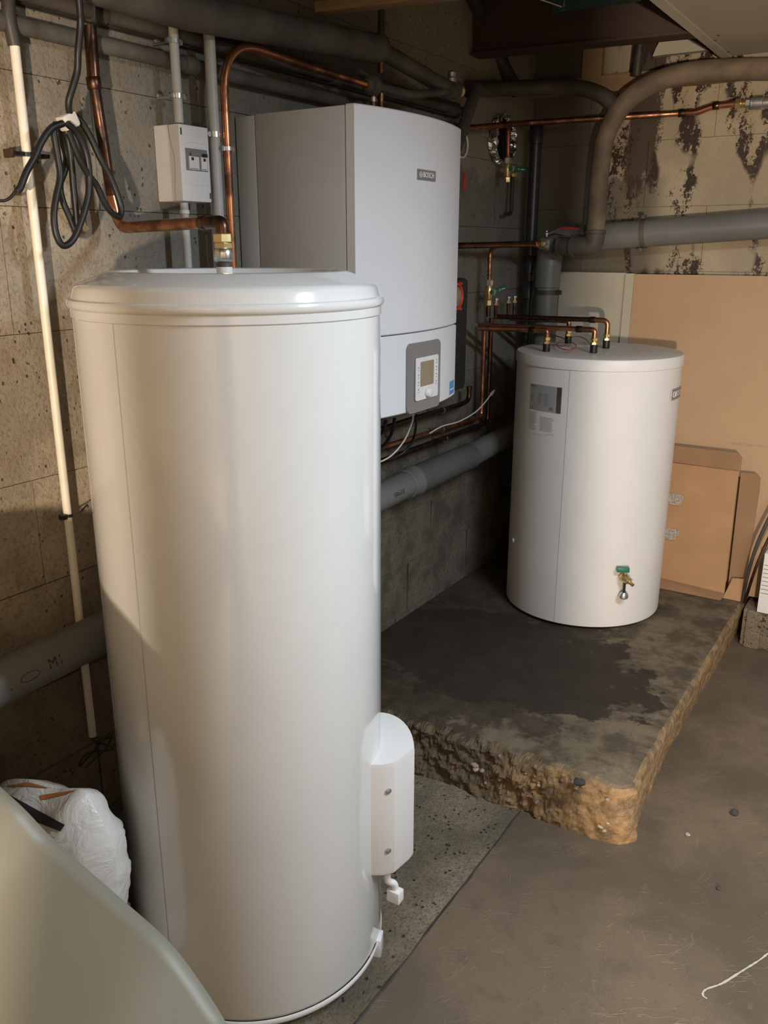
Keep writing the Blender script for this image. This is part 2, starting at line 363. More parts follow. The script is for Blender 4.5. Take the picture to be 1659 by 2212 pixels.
def plinth_mat():
    m, nt, b = newmat('plinth_concrete'); p = pos(nt)
    sep = N(nt, 'ShaderNodeSeparateXYZ'); nt.links.new(p, sep.inputs[0]); x, y, z = sep.outputs
    mid = noi(nt, p, 10, 6, 0.7); fine = noi(nt, p, 140, 3, 0.7)
    top = mixc(nt, rmp(nt, mid, 0.38, 0.62), (0.09, 0.067, 0.042), (0.19, 0.148, 0.095))
    wob = mth(nt, 'MULTIPLY_ADD', noi(nt, p, 7, 6, 0.65), 1.5, -0.75)
    ex = mth(nt, 'DIVIDE', mth(nt, 'SUBTRACT', x, 0.42), 0.55); ey = mth(nt, 'DIVIDE', mth(nt, 'SUBTRACT', y, 2.56), 0.36)
    d = mth(nt, 'SQRT', mth(nt, 'ADD', mth(nt, 'MULTIPLY', ex, ex), mth(nt, 'MULTIPLY', ey, ey)))
    wet = rmp(nt, mth(nt, 'ADD', d, wob), 1.06, 0.96)
    left_shade = mth(nt, 'MULTIPLY', rmp(nt, mth(nt, 'ADD', mth(nt, 'SUBTRACT', 1.25, x), wob), 0.5, 0.62), 0.75)  # shade painted dark over the left part of the top
    wet = mth(nt, 'MAXIMUM', wet, left_shade)  # wet patch and painted shade together
    top = mixc(nt, mth(nt, 'MULTIPLY', wet, 0.9), top, (0.024, 0.018, 0.012))
    och = mixc(nt, rmp(nt, noi(nt, p, 22, 5, 0.7), 0.35, 0.65), (0.40, 0.25, 0.115), (0.17, 0.118, 0.068))
    geo = N(nt, 'ShaderNodeNewGeometry'); sn = N(nt, 'ShaderNodeSeparateXYZ'); nt.links.new(geo.outputs['True Normal'], sn.inputs[0])
    side = rmp(nt, sn.outputs[2], 0.9, 0.6)
    # the broken left part of the riser is darker than the ochre corner
    och = mixc(nt, mth(nt, 'MULTIPLY', rmp(nt, mth(nt, 'ADD', x, mth(nt, 'MULTIPLY', wob, 0.25)), 0.85, 0.66), 0.75), och, (0.10, 0.085, 0.06))
    c = mixc(nt, side, top, och)
    c = mixc(nt, mth(nt, 'MULTIPLY_ADD', fine, 0.5, -0.1, True), c, (0.05, 0.04, 0.03))
    nt.links.new(c, b.inputs['Base Color']); nt.links.new(rmp(nt, wet, 0, 1, 0.9, 0.8), b.inputs['Roughness']); b.inputs['Specular IOR Level'].default_value = 0.3
    bump(nt, b, mth(nt, 'ADD', mid, mth(nt, 'MULTIPLY', fine, 0.4)), 0.5, 0.008); return m
M['plinth'] = plinth_mat()
M['ceiling'] = simple('raw_concrete_ceiling', (0.055, 0.052, 0.045), 0.95, var=0.3, vs=8, bmp=0.6, bs=40, world=True)
M['plain_wall'] = simple('plain_cellar_wall', (0.10, 0.088, 0.07), 0.95, var=0.15, vs=4, bmp=0.3, bs=30, world=True)
M['mortar'] = simple('mortar', (0.15, 0.13, 0.10), 0.95, var=0.25, vs=25, bmp=0.5, bs=50, world=True)
def bagm():
    m, nt, b = newmat('woven_plastic_sack'); p = pos(nt, world=False)
    b.inputs['Base Color'].default_value = (0.62, 0.61, 0.58, 1); b.inputs['Roughness'].default_value = 0.35
    bump(nt, b, noi(nt, p, 14, 5, 0.6, 1.5), 0.6, 0.01); return m
M['bag'] = bagm()
def foamm():
    m, nt, b = newmat('translucent_packing_foam'); p = pos(nt, world=False)
    b.inputs['Base Color'].default_value = (0.185, 0.18, 0.138, 1); b.inputs['Roughness'].default_value = 0.5
    b.inputs['Subsurface Weight'].default_value = 0.15; b.inputs['Subsurface Radius'].default_value = (0.03, 0.025, 0.015)
    return m
M['foam'] = foamm()

# ================================================================== SETTING
YB, ZC = 3.70, 2.50
def blocks(wall, kind):
    zs = [0.0, 0.2, 0.4, 0.61, 0.85, 1.09, 1.40, 1.65, 1.90, 2.20, 2.50] if kind == 'L' else [1.23, 1.48, 1.73, 1.98, 2.24, 2.50]
    for ci in range(len(zs)-1):
        z0, z1 = zs[ci], zs[ci+1]
        bl = 0.50
        off = {1: 0.09, 2: 0.27}.get(ci, (0.25 if ci % 2 else 0.0)) if kind == 'L' else (0.25 if ci % 2 else 0.0)
        lo, hi = (-0.4, YB) if kind == 'L' else (0.0, 2.2)
        g = 0.006 if z1 < 1.0 else 0.0016
        a = lo-bl+(off % bl)
        me = None
        while a < hi:
            s, e = max(a, lo), min(a+bl, hi); a += bl
            if e-s < 0.04: continue
            full = e-s > bl-1e-4
            if full and me is not None:
                o = bpy.data.objects.new('concrete_block', me)
            else:
                mb = MB(); L = e-s-g; h = z1-z0-g
                jit = 0.004 if z1 < 1.0 else 0.0012
                if kind == 'L':
                    mb.grid(lambda u, v: Vector((random.uniform(-jit, 0)*(1 if 0 < u < 1 else 1.4), g/2+u*L, g/2+v*h)), 4, 2, True)
                    mb.add([(-0.02, g/2, g/2), (-0.02, g/2+L, g/2), (-0.02, g/2+L, g/2+h), (-0.02, g/2, g/2+h), (0-jit, g/2, g/2), (0-jit, g/2+L, g/2), (0-jit, g/2+L, g/2+h), (0-jit, g/2, g/2+h)], [(0, 1, 5, 4), (1, 2, 6, 5), (2, 3, 7, 6), (3, 0, 4, 7)])
                else:
                    mb.grid(lambda u, v: Vector((g/2+u*L, random.uniform(0, jit), g/2+v*h)), 4, 2, True)
                    mb.add([(g/2, 0.02, g/2), (g/2+L, 0.02, g/2), (g/2+L, 0.02, g/2+h), (g/2, 0.02, g/2+h), (g/2, jit, g/2), (g/2+L, jit, g/2), (g/2+L, jit, g/2+h), (g/2, jit, g/2+h)], [(0, 1, 5, 4), (1, 2, 6, 5), (2, 3, 7, 6), (3, 0, 4, 7)])
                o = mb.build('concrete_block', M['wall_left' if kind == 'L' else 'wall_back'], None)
                if full: me = o.data
                else: pass
                COL.objects.unlink(o) if o.name in COL.objects else None
            COL.objects.link(o); o.parent = wall
            o.location = (0, s, z0) if kind == 'L' else (s, YB, z0)
wl = MB().box((-0.2, -3.2, 0), (-0.006, YB+0.2, ZC)).build('wall_left', M['mortar']); tag(wl, kind='structure')
blocks(wl, 'L')
wb = MB().box((-0.006, YB+0.006, 0), (3.8, YB+0.2, ZC)).build('wall_back', M['mortar']); tag(wb, kind='structure')
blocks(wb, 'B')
lowb = MB().box((1.1, YB-0.004, 0), (3.6, YB+0.006, 1.23)).build('render_coat', M['plain_wall'], wb)
tag(MB().box((3.6, -3.2, 0), (3.8, YB, ZC)).build('wall_right', M['plain_wall']), kind='structure')
tag(MB().box((-0.006, -3.2, 0), (3.6, -3.0, ZC)).build('wall_front', M['plain_wall']), kind='structure')
# unseen block added behind the camera to cast a standing person's shadow
tag(MB().box((1.712, -0.72, 0), (2.034, -0.52, ZC)).build('added_shadow_block', M['plain_wall']), kind='structure')
fl = MB().box((0.79, -3.2, -0.1), (3.6, YB, 0)).build('floor', M['floor']); tag(fl, kind='structure')
# rough slab left of the joint
def slab():
    mb = MB(); ed = []
    n = 150
    for i in range(n+1):
        y = -3.0+i*(YB+3.0)/n
        x = 0.79+0.006*noise.noise(Vector((y*9, 0, 3)))+0.004*noise.noise(Vector((y*37, 1, 3)))
        ed.append((x, y))
    poly = [(-0.006, -3.0)]+ed+[(-0.006, YB)]
    return mb.prism(poly, -0.1, 0.004)
slab().build('concrete_slab', M['slab'], fl)
# joint groove filled with dirt
j = MB(); n = 120
j.grid(lambda u, v: Vector((0.792+0.006*noise.noise(Vector((u*40, 0, 3)))+(v-0.5)*0.007, -1.0+u*3.1, 0.0008+0.0012*(1-abs(v-0.5)*2))), n, 2)
j.build('joint', M['dark_iron'], fl)
# pale paint streak scribbled on the floor
def streak(pts, w0):
    P = spline(pts, 8); mb = MB(); vs = []; fs = []
    for i, p in enumerate(P):
        t = (P[min(i+1, len(P)-1)]-P[max(i-1, 0)]).normalized(); nn = Vector((-t.y, t.x, 0))
        w = w0*(0.6+0.7*random.random()); vs += [p-nn*w+Vector((0, 0, .0012)), p+nn*w+Vector((0, 0, .0012))]
    for i in range(len(P)-1): fs.append((2*i, 2*i+1, 2*i+3, 2*i+2))
    mb.add(vs, fs); return mb
streak([PX(x, y, Z=0) for x, y in ((1659, 2060), (1640, 2075), (1600, 2100), (1560, 2125), (1525, 2138), (1518, 2150), (1527, 2158))], 0.0022).build('paint_streak', M['board_white'], fl)
# ceiling
cl = MB().box((-0.2, -3.2, ZC), (3.8, YB+0.2, ZC+0.15)).build('ceiling', M['ceiling']); tag(cl, kind='structure')
cb = thing('ceiling_panel', 'pale plasterboard panel screwed under the ceiling at top right', 'ceiling panel', (1.6, 2.4, 2.24))
MB().box((0.80, -3.0, 2.240), (3.6, 3.62, 2.253)).build('panel', M['ceiling_board'], cb)
MB().box((0.765, -1.0, 2.236), (0.80, 3.62, 2.262)).build('edge_strip', M['board_white'], cb)
for x, y in ((1448, 18), (1480, 41), (1502, 61), (1552, 76), (1545, 87), (1573, 112)):
    p = PX(x, y, Z=2.2395); MB().lathe([(0.0045, 0), (0.0045, -0.0015)], p, n=10).build('screw', M['dark_iron'], cb)
for ya, yb_ in ((2.9, 2.94),): pass
# steel beam crossing under the ceiling (I section)
bm_ = thing('steel_beam', 'dark rusty steel beam crossing under the ceiling beside the pale panel', 'beam', (0.4, 3.2, 2.24))
M_ = Matrix.Translation((0, 3.13, 0)) @ Matrix.Rotation(math.radians(7), 4, 'Z')
MB().box((-0.0, -0.045, 2.24), (0.80, 0.045, 2.247), M_).build('bottom_flange', M['rust'], bm_)
MB().box((-0.0, -0.02, 2.247), (0.80, 0.015, 2.49), M_).build('web', M['rust'], bm_)
MB().box((-0.0, -0.045, 2.49), (0.80, 0.045, 2.498), M_).build('top_flange', M['rust'], bm_)
# timber on the back wall
wp = thing('roof_timber', 'pale timber wall plate and upright against the back wall near the ceiling', 'timber', (0.4, 3.67, 2.2))
a, b_ = PX(1130, 178, Y=3.66), PX(1565, 130, Y=3.66)
MB().box((a.x, 3.64, 2.165), (0.83, 3.695, 2.225)).build('wall_plate', M['wood'], wp)
pa = PX(1258, 150, Y=3.64); pb_ = PX(1300, 150, Y=3.64)
MB().box((pa.x, 3.635, 2.2), (pb_.x, 3.66, 2.48)).build('upright', M['wood'], wp)
pp = [PX(x, y, Y=3.66) for x, y in ((1425, 90), (1470, 82), (1500, 88), (1530, 108), (1480, 114), (1440, 118), (1410, 122), (1418, 104))]
tag(MB().prism([(p.x, p.z) for p in pp], 3.655, 3.69, 1).build('plaster_patch', M['board_white'], wb), 'white plaster patch')
# batten at the top left of the beam bay
wbt = thing('wooden_batten', 'long pale wooden batten under the ceiling above the boiler', 'batten', (0.6, 2.1, 2.15))
Mb = Matrix.Translation((0.115, 2.0, 2.15)) @ Matrix.Rotation(math.radians(9), 4, 'Z')
MB().box((0, 0, 0), (1.6, 0.045, 0.025), Mb, 0.002).build('batten', M['wood'], wbt)
MB().box((0.12, 0.05, 0.01), (1.6, 0.085, 0.03), Mb, 0.002).build('batten', M['wood'], wbt)
for k in (0.5, 1.3):
    MB().cyl(Mb @ Vector((k, 0.02, 0.02)), Mb @ Vector((k, 0.02, 0.35)), 0.004, 8).build('hanger_rod', M['steel'], wbt)
# ================================================================== PLINTH
def plinth():
    X1, Y0 = 1.10, 2.03
    pts = []
    for i in range(240): pts.append((Vector((i/239*(X1-0.07), Y0, 0)), Vector((0, -1, 0))))
    for i in range(1, 13):
        a = -math.pi/2+i/13*math.pi/2; pts.append((Vector((X1-0.07+0.07*math.cos(a), Y0+0.07+0.07*math.sin(a), 0)), Vector((math.cos(a), math.sin(a), 0))))
    for i in range(150): pts.append((Vector((X1+0.0*i, Y0+0.07+i/149*(YB-0.006-Y0-0.07), 0)), Vector((1, 0, 0))))
    nv = 22; mb = MB(); rows = []
    for k, (p, nrm) in enumerate(pts):
        row = []
        front = (1.0-0.6*max(0, min(1, (p.x-0.78)/0.15))) if nrm.y < -0.3 else 0.25
        yy = p.y
        H = 0.18
        endf = 0.0 if k == len(pts)-1 else 1.0
        for j in range(nv+1):
            v = j/nv; q = Vector((p.x, p.y, v*H))
            s1 = noise.noise(q*14+Vector((3, 1, 7)))*0.016+noise.noise(q*42)*0.012+abs(noise.noise(q*85))*0.010
            flare = (0.02*(1-v)**2+0.010*math.sin(math.pi*v)) if nrm.y < -0.3 else (-0.030*(1-v)*min(1, max(0, (p.y-Y0)/0.5)))
            rnd = -0.016*max(0, (v-0.85)/0.15)**2
            d = (s1*front+flare+rnd)*endf
            cd_ = math.hypot(p.x-X1, p.y-Y0); h = v*(H-0.016*math.exp(-(cd_/0.09)**2)) - (0.006*abs(noise.noise(Vector((p.x*20, p.y*20, 5)))) if j == nv else 0)
            row.append(Vector((max(p.x+nrm.x*d, 0.002), min(p.y+nrm.y*d, YB-0.003), max(h, 0.0))))
        rows.append(row)
    vs = [v for r in rows for v in r]; q = nv+1
    mb.add(vs, [(i*q+j, (i+1)*q+j, (i+1)*q+j+1, i*q+j+1) for i in range(len(rows)-1) for j in range(nv)], False)
    top = [r[-1] for r in rows]
    ring2 = []
    for (p, nrm), t in zip(pts, top):
        c = Vector((min(max(p.x-nrm.x*0.09, 0.002), X1-0.09), min(max(p.y-nrm.y*0.09, Y0+0.09), YB-0.003), 0.18)); ring2.append(c)
    n = len(top); mb.add(top+ring2, [(i, i+1, n+i+1, n+i) for i in range(n-1)], False)
    mb.add(ring2+[Vector((0.002, YB-0.003, 0.18))], [tuple(range(n+1))], False)
    return mb
pl = plinth().build('concrete_plinth', M['plinth']); tag(pl, 'low rough concrete plinth with a wet patch, the small water tank standing on it', 'plinth')
bmx = bmesh.new(); bmx.from_mesh(pl.data); bmesh.ops.remove_doubles(bmx, verts=bmx.verts, dist=1e-4); bmesh.ops.recalc_face_normals(bmx, faces=bmx.faces); bmx.to_mesh(pl.data); bmx.free()
# small stones bedded in the broken riser, and grit on the floor
def stone(c, r, name, m, parent=None):
    bm = bmesh.new(); bmesh.ops.create_icosphere(bm, subdivisions=2, radius=1); sd = Vector((random.random()*50, 0, 0)); sx, sy, sz = (random.uniform(.7, 1.3) for _ in range(3))
    for v in bm.verts: v.co = v.co*(1+0.35*noise.noise(v.co*1.3+sd)); v.co = Vector((v.co.x*sx, v.co.y*sy, v.co.z*sz*0.75))*r+Vector(c)
    bm.verts.index_update(); mb = MB(); mb.add([v.co.copy() for v in bm.verts], [[v.index for v in f.verts] for f in bm.faces], False); bm.free()
    return mb.build(name, m, parent)
M['stone'] = simple('river_pebble', (0.30, 0.24, 0.17), 0.8, var=0.5, vs=12, bmp=0.3, world=True)
M['dstone'] = simple('dark_stone', (0.05, 0.045, 0.038), 0.8, var=0.3, world=True)
for k in range(30):
    x = random.uniform(0.62, 1.06); z = random.uniform(0.02, 0.155)
    stone((x, 2.026-random.uniform(0.0, 0.012), z), random.uniform(0.005, 0.011), 'stone', M['stone'], pl)
stone(PX(1253, 1688, Z=0.18)+Vector((0, -0.005, 0)), 0.014, 'stone', M['dstone'], pl)
labs = {0: ('dark round stone lying at the foot of the plinth corner', 'stone', 1302, 1808, 0.014, 'dstone'),
        1: ('small black stone alone on the open floor right of the plinth', 'stone', 1586, 1759, 0.010, 'dstone'),
        2: ('small pinkish chip on the floor in front of the plinth corner, right', 'chip', 1485, 1805, 0.008, 'speckle'),
        3: ('tiny dark chip on the floor below the pinkish chip', 'chip', 1552, 1920, 0.006, 'dstone'),
        4: ('small white chip on the floor beside the far end of the plinth', 'chip', 1616, 1366, 0.012, 'board_white')}
for k, (lb, ct, x, y, r, mm) in labs.items():
    p = PX(x, y, Z=0); o = stone((p.x, p.y, r*0.55), r, ct if ct == 'stone' else 'debris_chip', M[mm]); tag(o, lb, ct)
# ================================================================== LARGE TANK
T = Vector((0.465, 1.243, 0)); TR = 0.284
tk = thing('water_heater', 'tall glossy white cylindrical water heater in the foreground, dished lid on top', 'water heater', T)
MB().lathe([(0.268, 0.045), (0.280, 0.047), (TR, 0.058), (TR, 1.462), (0.27, 1.468)], T, n=128).build('body', M['gloss_white'], tk)
MB().lathe([(0.284, 0.034), (0.2862, 0.037), (0.2862, 0.046), (0.2842, 0.049), (0.2842, 0.034)], T, n=128, cap=False).build('bottom_ring', M['gloss_white'], tk)
lid = MB().lathe([(0.2845, 1.452), (0.2865, 1.454), (0.2865, 1.468), (0.2895, 1.470), (0.2915, 1.474), (0.2915, 1.480), (0.2895, 1.484), (0.2835, 1.486), (0.2815, 1.492), (0.2790, 1.502), (0.2750, 1.508), (0.266, 1.512), (0.222, 1.529), (0.215, 1.531), (0.209, 1.529), (0.203, 1.52), (0.19, 1.492), (0.17, 1.484), (0.02, 1.482)], T, n=128)
lid.build('lid', M['gloss_white'], tk, sharp=35)
seam_a = math.atan2(-1, 0.0)
def on_tank(a, z, r=TR, c=T): return Vector((c.x+r*math.cos(a), c.y+r*math.sin(a), z))
# vertical sheet seam at left
def tank_az(px, py, c, R):
    d = FWD + RGT*((px-CX_)/F_) - UPV*((py-CY_)/F_); ox, oy = CAM.x-c.x, CAM.y-c.y
    A = d.x**2+d.y**2; B = 2*(ox*d.x+oy*d.y); Cc = ox*ox+oy*oy-R*R; t = (-B-math.sqrt(max(B*B-4*A*Cc, 0)))/2/A
    p = CAM+d*t; return math.atan2(p.y-c.y, p.x-c.x), p.z
sa, _ = tank_az(262, 900, T, TR)
MB().grid(lambda u, v: on_tank(sa+(u-0.5)*0.005, 0.06+v*1.40, TR+0.0006), 1, 1).build('seam', M['conduit'], tk)
for k in range(3):
    a = math.radians(30+120*k-8); p = on_tank(a, 0, 0.262)
    MB().box((-0.03, -0.018, 0), (0.03, 0.018, 0.05), Matrix.Translation(p) @ Matrix.Rotation(a, 4, 'Z'), 0.003).build('foot', M['gloss_white'], tk)
# element cover
ca = math.radians(31)
Mc = Matrix.Translation((T.x, T.y, 0)) @ Matrix.Rotation(ca, 4, 'Z')
cv = []
cv += [(0.262, -0.100), (0.290, -0.100), (0.316, -0.090), (0.350, -0.045)]
for i in range(11):
    t = i/10*math.pi/2; cv.append((0.272+0.086*math.cos(t)**0.9 if i < 10 else 0.272, -0.03+0.145*math.sin(t)))
cv.append((0.262, 0.115))
def cover():
    n = len(cv); mb = MB(); rows = []
    for z, sc_ in ((0.262, 0.985), (0.268, 1.0), (0.532, 1.0), (0.540, 0.985)):
        rows.append([Mc @ Vector(((u-0.262)*sc_+0.262, v*sc_, z)) for u, v in cv])
    vs = [v for r in rows for v in r]
    fs = [(i*n+k, i*n+(k+1) % n, (i+1)*n+(k+1) % n, (i+1)*n+k) for i in range(3) for k in range(n)]
    fs += [tuple(range(n-1, -1, -1)), tuple(range(3*n, 4*n))]
    return mb.add(vs, fs, True)
cvr = cover().build('element_cover', M['satin_white'], tk, sharp=25)
for z in (0.475, 0.325):
    MB().lathe([(0.0065, 0), (0.0065, 0.002), (0.003, 0.004)], Mc @ Vector((0.303, -0.096, z)), Mc.to_3x3() @ Vector((0.45, -0.9, 0)), 12).build('screw', M['steel'], cvr)
MB().tube(fillet([Mc @ Vector(p) for p in ((0.30, -0.06, 0.27), (0.30, -0.06, 0.215), (0.318, -0.05, 0.20), (0.318, -0.05, 0.165))], 0.01), 0.008).build('cable_gland', M['white_plastic'], tk)
pg = Mc @ Vector((0.318, -0.05, 0.16)); MB().box((pg.x-.016, pg.y-.012, 0.155), (pg.x+.016, pg.y+.012, 0.185), None, .003).build('cable_clip', M['white_plastic'], tk)
# fitting on top of the large tank
ft = thing('pipe_coupling', 'brass and steel coupling standing in the dished lid of the tall water heater', 'pipe fitting', (0.455, 1.243, 1.482))
o0 = Vector((0.455, 1.243, 1.4835))
MB().lathe([(0.0150, 0), (0.0150, 0.053)], o0, n=24).build('white_stub', M['white_plastic'], ft)
MB().lathe([(0.0140, 0.053), (0.0140, 0.057), (0.0132, 0.059), (0.0140, 0.061), (0.0140, 0.066)], o0, n=24).build('thread', M['iron'], ft)
MB().lathe([(0.0145, 0.062), (0.0180, 0.065), (0.0188, 0.069), (0.0188, 0.078), (0.0175, 0.084), (0.0145, 0.087)], o0, n=32).build('steel_nut', M['steel'], ft)
MB().hexn(o0+Vector((0, 0, 0.086)), (0, 0, 1), 0.0178, 0.010).build('brass_nut', M['brass'], ft)
MB().hexn(o0+Vector((0, 0, 0.0965)), (0, 0, 1), 0.0182, 0.016, ph=0.1).build('brass_nut', M['brass'], ft)
# ================================================================== BOILER
BX, BY0, BY1, BZ0, BZ1, BS = 0.37, 1.802, 2.337, 1.138, 1.893, 1.352
bo = thing('wall_boiler', 'large white wall-hung boiler with a curved front and a small display', 'boiler', (0, 2.07, BZ0))
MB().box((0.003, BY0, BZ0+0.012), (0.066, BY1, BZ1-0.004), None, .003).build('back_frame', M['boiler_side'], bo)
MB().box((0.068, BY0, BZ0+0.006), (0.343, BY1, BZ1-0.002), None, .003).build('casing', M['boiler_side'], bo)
ymid = (BY0+BY1)/2; yh = (BY1-BY0)/2
def fx(y): return BX+0.040*(1-((y-ymid)/yh)**2)
def front(z0, z1):
    mb = MB(); n = 28
    pr = [(0.346, BY0)]+[(fx(BY0+k/n*2*yh), BY0+k/n*2*yh) for k in range(n+1)]+[(0.346, BY1)]
    m = len(pr); vs = []
    for z, e in ((z0, 0.003), (z0+0.003, 0), (z1-0.003, 0), (z1, 0.003)):
        vs += [Vector((x-(e if 0 < i < m-1 else 0), min(max(y, BY0+e), BY1-e), z)) for i, (x, y) in enumerate(pr)]
    fs = [(i*m+k, i*m+(k+1) % m, (i+1)*m+(k+1) % m, (i+1)*m+k) for i in range(3) for k in range(m)]+[tuple(range(m-1, -1, -1)), tuple(range(3*m, 4*m))]
    return mb.add(vs, fs, True)
front(BS+0.0015, BZ1).build('front_panel', M['boiler_white'], bo, sharp=30)
front(BZ0, BS-0.0015).build('lower_panel', M['boiler_white'], bo, sharp=30)
MB().box((0.34, BY0+.004, BZ0+.004), (0.352, BY1-.004, BZ1-.004)).build('gasket', M['groove'], bo)
def on_front(y, z, off=0.0): return Vector((fx(y)+off, y, z))
def rrect(y0, y1, z0, z1, r, off, th, name, m, par, n=6, f=None):
    """rounded plate following the curved front"""
    f = f or on_front
    P = []
    for cy_, cz_, a0 in ((y1-r, z1-r, 0), (y0+r, z1-r, 90), (y0+r, z0+r, 180), (y1-r, z0+r, 270)):
        for k in range(n+1):
            a = math.radians(a0+90*k/n); P.append((cy_+r*math.cos(a), cz_+r*math.sin(a)))
    c = ((y0+y1)/2, (z0+z1)/2); m_ = len(P); vs = []
    for s, o in ((1, off), (1, off+th*0.6), (0.985, off+th)):
        vs += [f(c[0]+(p[0]-c[0])*s, c[1]+(p[1]-c[1])*s, o) for p in P]
    fs = [(i*m_+k, i*m_+(k+1) % m_, (i+1)*m_+(k+1) % m_, (i+1)*m_+k) for i in range(2) for k in range(m_)]
    # face filled by horizontal strips so it follows the curve
    mb = MB().add(vs, fs, True)
    q = [vs[2*m_+k] for k in range(m_)]; mb.add(q, [tuple(range(m_))]); return mb.build(name, m, par)
cp = rrect(1.985, 2.172, 1.133, 1.325, 0.018, 0.0, 0.006, 'control_panel', M['silver'], bo)
cf = rrect(2.022, 2.150, 1.166, 1.284, 0.006, 0.006, 0.003, 'control_face', M['white_plastic'], cp)
rrect(2.045, 2.118, 1.205, 1.272, 0.002, 0.009, 0.0012, 'display', M['lcd'], cp)
kb = on_front(2.086, 1.184, 0.009); MB().lathe([(0.014, 0), (0.0135, 0.007), (0.010, 0.010), (0.003, 0.011)], kb, (1, 0, 0), 24).build('knob', M['white_plastic'], cp)
kk = MB()
for yy, side in ((2.033, 0), (2.137, 1)):
    for z in (1.262, 1.242, 1.222, 1.202) if side else (1.250, 1.230, 1.210, 1.190):
        kk.box((fx(yy)+0.0091, yy-0.0035, z-0.0005), (fx(yy)+0.0098, yy+0.0035, z+0.0005)); kk.box((fx(yy)+0.0091, yy-0.0015, z+0.006), (fx(yy)+0.0098, yy+0.0015, z+0.0095))
tag(kk.build('button_marks', M['grey_ink'], cp), kind='stuff')
bd = rrect(2.028, 2.123, 1.738, 1.764, 0.001, 0.0, 0.003, 'badge', M['silver'], bo)
txt('BOSCH', 0.0175, 'badge_lettering', M['white_ink'], bd, lambda x, y: on_front(2.082+x, 1.751+y, 0.0036), 1.05, 0.0005)
MB().torus(on_front(2.042, 1.751, 0.0034), (1, 0, 0), 0.0068, 0.0008).box((fx(2.042)+.0031, 2.037, 1.7505), (fx(2.042)+.0039, 2.047, 1.7515)).box((fx(2.042)+.0031, 2.0385, 1.747), (fx(2.042)+.0039, 2.0395, 1.755)).box((fx(2.042)+.0031, 2.0445, 1.747), (fx(2.042)+.0039, 2.0455, 1.755)).build('badge_emblem', M['white_ink'], bd)
st = rrect(2.272, 2.325, 1.147, 1.187, 0.001, 0.0, 0.0006, 'energy_sticker', M['blue'], bo); tag(st, 'blue sticker')
MB().grid(lambda u, v: on_front(2.277+0.042*u, 1.160+0.004*v, 0.0009), 6, 1).build('sticker_print', M['white_ink'], st)
# ================================================================== SMALL TANK
S = Vector((0.5237, 3.209, 0.18)); SR = 0.305
sm = thing('storage_tank', 'shorter white cylindrical storage tank standing on the concrete plinth', 'water tank', S)
MB().lathe([(0.295, 0.012), (SR-0.001, 0.015), (SR, 0.02), (SR, 1.0), (0.29, 1.005)], S, n=112).build('body', M['satin_white'], sm)
MB().lathe([(SR+0.0005, 0.980), (SR+0.0045, 0.981), (SR+0.0045, 1.012), (SR+0.0005, 1.019), (0.296, 1.0215), (0.145, 1.0215), (0.143, 1.0200), (0.01, 1.0200)], S, n=112).build('lid', M['satin_white'], sm, sharp=30)
for k in range(3):
    a = math.radians(40+120*k); MB().lathe([(0.02, 0), (0.02, 0.014)], S+Vector((0.22*math.cos(a), 0.22*math.sin(a), 0)), n=16).build('foot', M['black'], sm)
zt = S.z
s2, _ = tank_az(1212, 1100, S, SR)
MB().grid(lambda u, v: on_tank(s2+(u-0.5)*0.004, 0.20+v*0.96, SR+0.0005, S), 1, 1).build('seam', M['grey_ink'], sm)
def on_small(a, z, off=0.0): return on_tank(a, z, SR+off, S)
def decal(a0, a1, z0, z1, off, name, m, par, skew=0.0):
    mb = MB(); mb.grid(lambda u, v: on_small(a0+(a1-a0)*u, z0+(z1-z0)*v+skew*u, off), 8, 1); return mb.build(name, m, par)
R_ = math.radians
rp = decal(R_(-121.5), R_(-94), 1.002, 1.096, 0.0008, 'rating_plate', M['plate'], sm, 0.0); tag(rp, 'silver-grey rating plate')
decal(R_(-97.5), R_(-94), 1.002, 1.096, 0.0012, 'plate_edge', M['iron'], rp)
def st_txt(s, size, deg, z, par, m='ink', name='lettering', off=0.0015): return txt(s, size, name, M[m], par, lambda x, y: on_small(R_(deg)+x/SR, z+y, off))
st_txt('BOSCH', 0.010, -118.2, 1.0885, rp); st_txt('CE', 0.014, -101.5, 1.014, rp)
lines = MB()
def bar(mb, d0, d1, z, h, off=0.0014): mb.grid(lambda u, v: on_small(R_(d0+(d1-d0)*u), z-h/2+h*v, off), 4, 1)
for k in range(9): bar(lines, -113+0.3*(k % 2), -109-(k % 3)*0.7, 1.066-k*0.0048, 0.0016)
for k in range(9): bar(lines, -107.5, -103-(k % 4)*0.6, 1.066-k*0.0048, 0.0016)
for k in range(4): bar(lines, -120, -117.2, 1.054-k*0.005, 0.0014)
bar(lines, -121.3, -117.5, 1.008, 0.010)
tag(lines.build('plate_print', M['grey_ink'], rp), kind='stuff')
nt_ = decal(R_(-121.2), R_(-97), 0.915, 1.000, 0.0006, 'notice', M['paper'], sm); tag(nt_, 'white printed notice')
nl = MB(); random.seed(3)
for k in range(17):
    bar(nl, -120.6, -113-random.random()*3.2, 0.993-k*0.0042, 0.0013, 0.0011)
    if 2 < k < 16: bar(nl, -110.2, -98.6-random.random()*1.8, 0.993-k*0.0042, 0.0014, 0.0011)
bar(nl, -105, -97.6, 0.921, 0.0014, 0.0011)
tag(nl.build('notice_print', M['grey_ink'], nt_), kind='stuff')
bg = decal(R_(-12), R_(10), 1.045, 1.085, 0.003, 'badge', M['silver'], sm)
txt('BOSCH', 0.026, 'badge_lettering', M['white_ink'], bg, lambda x, y: on_small(R_(1.5)+x/SR, 1.065+y, 0.0038), 1.0, 0.0006)
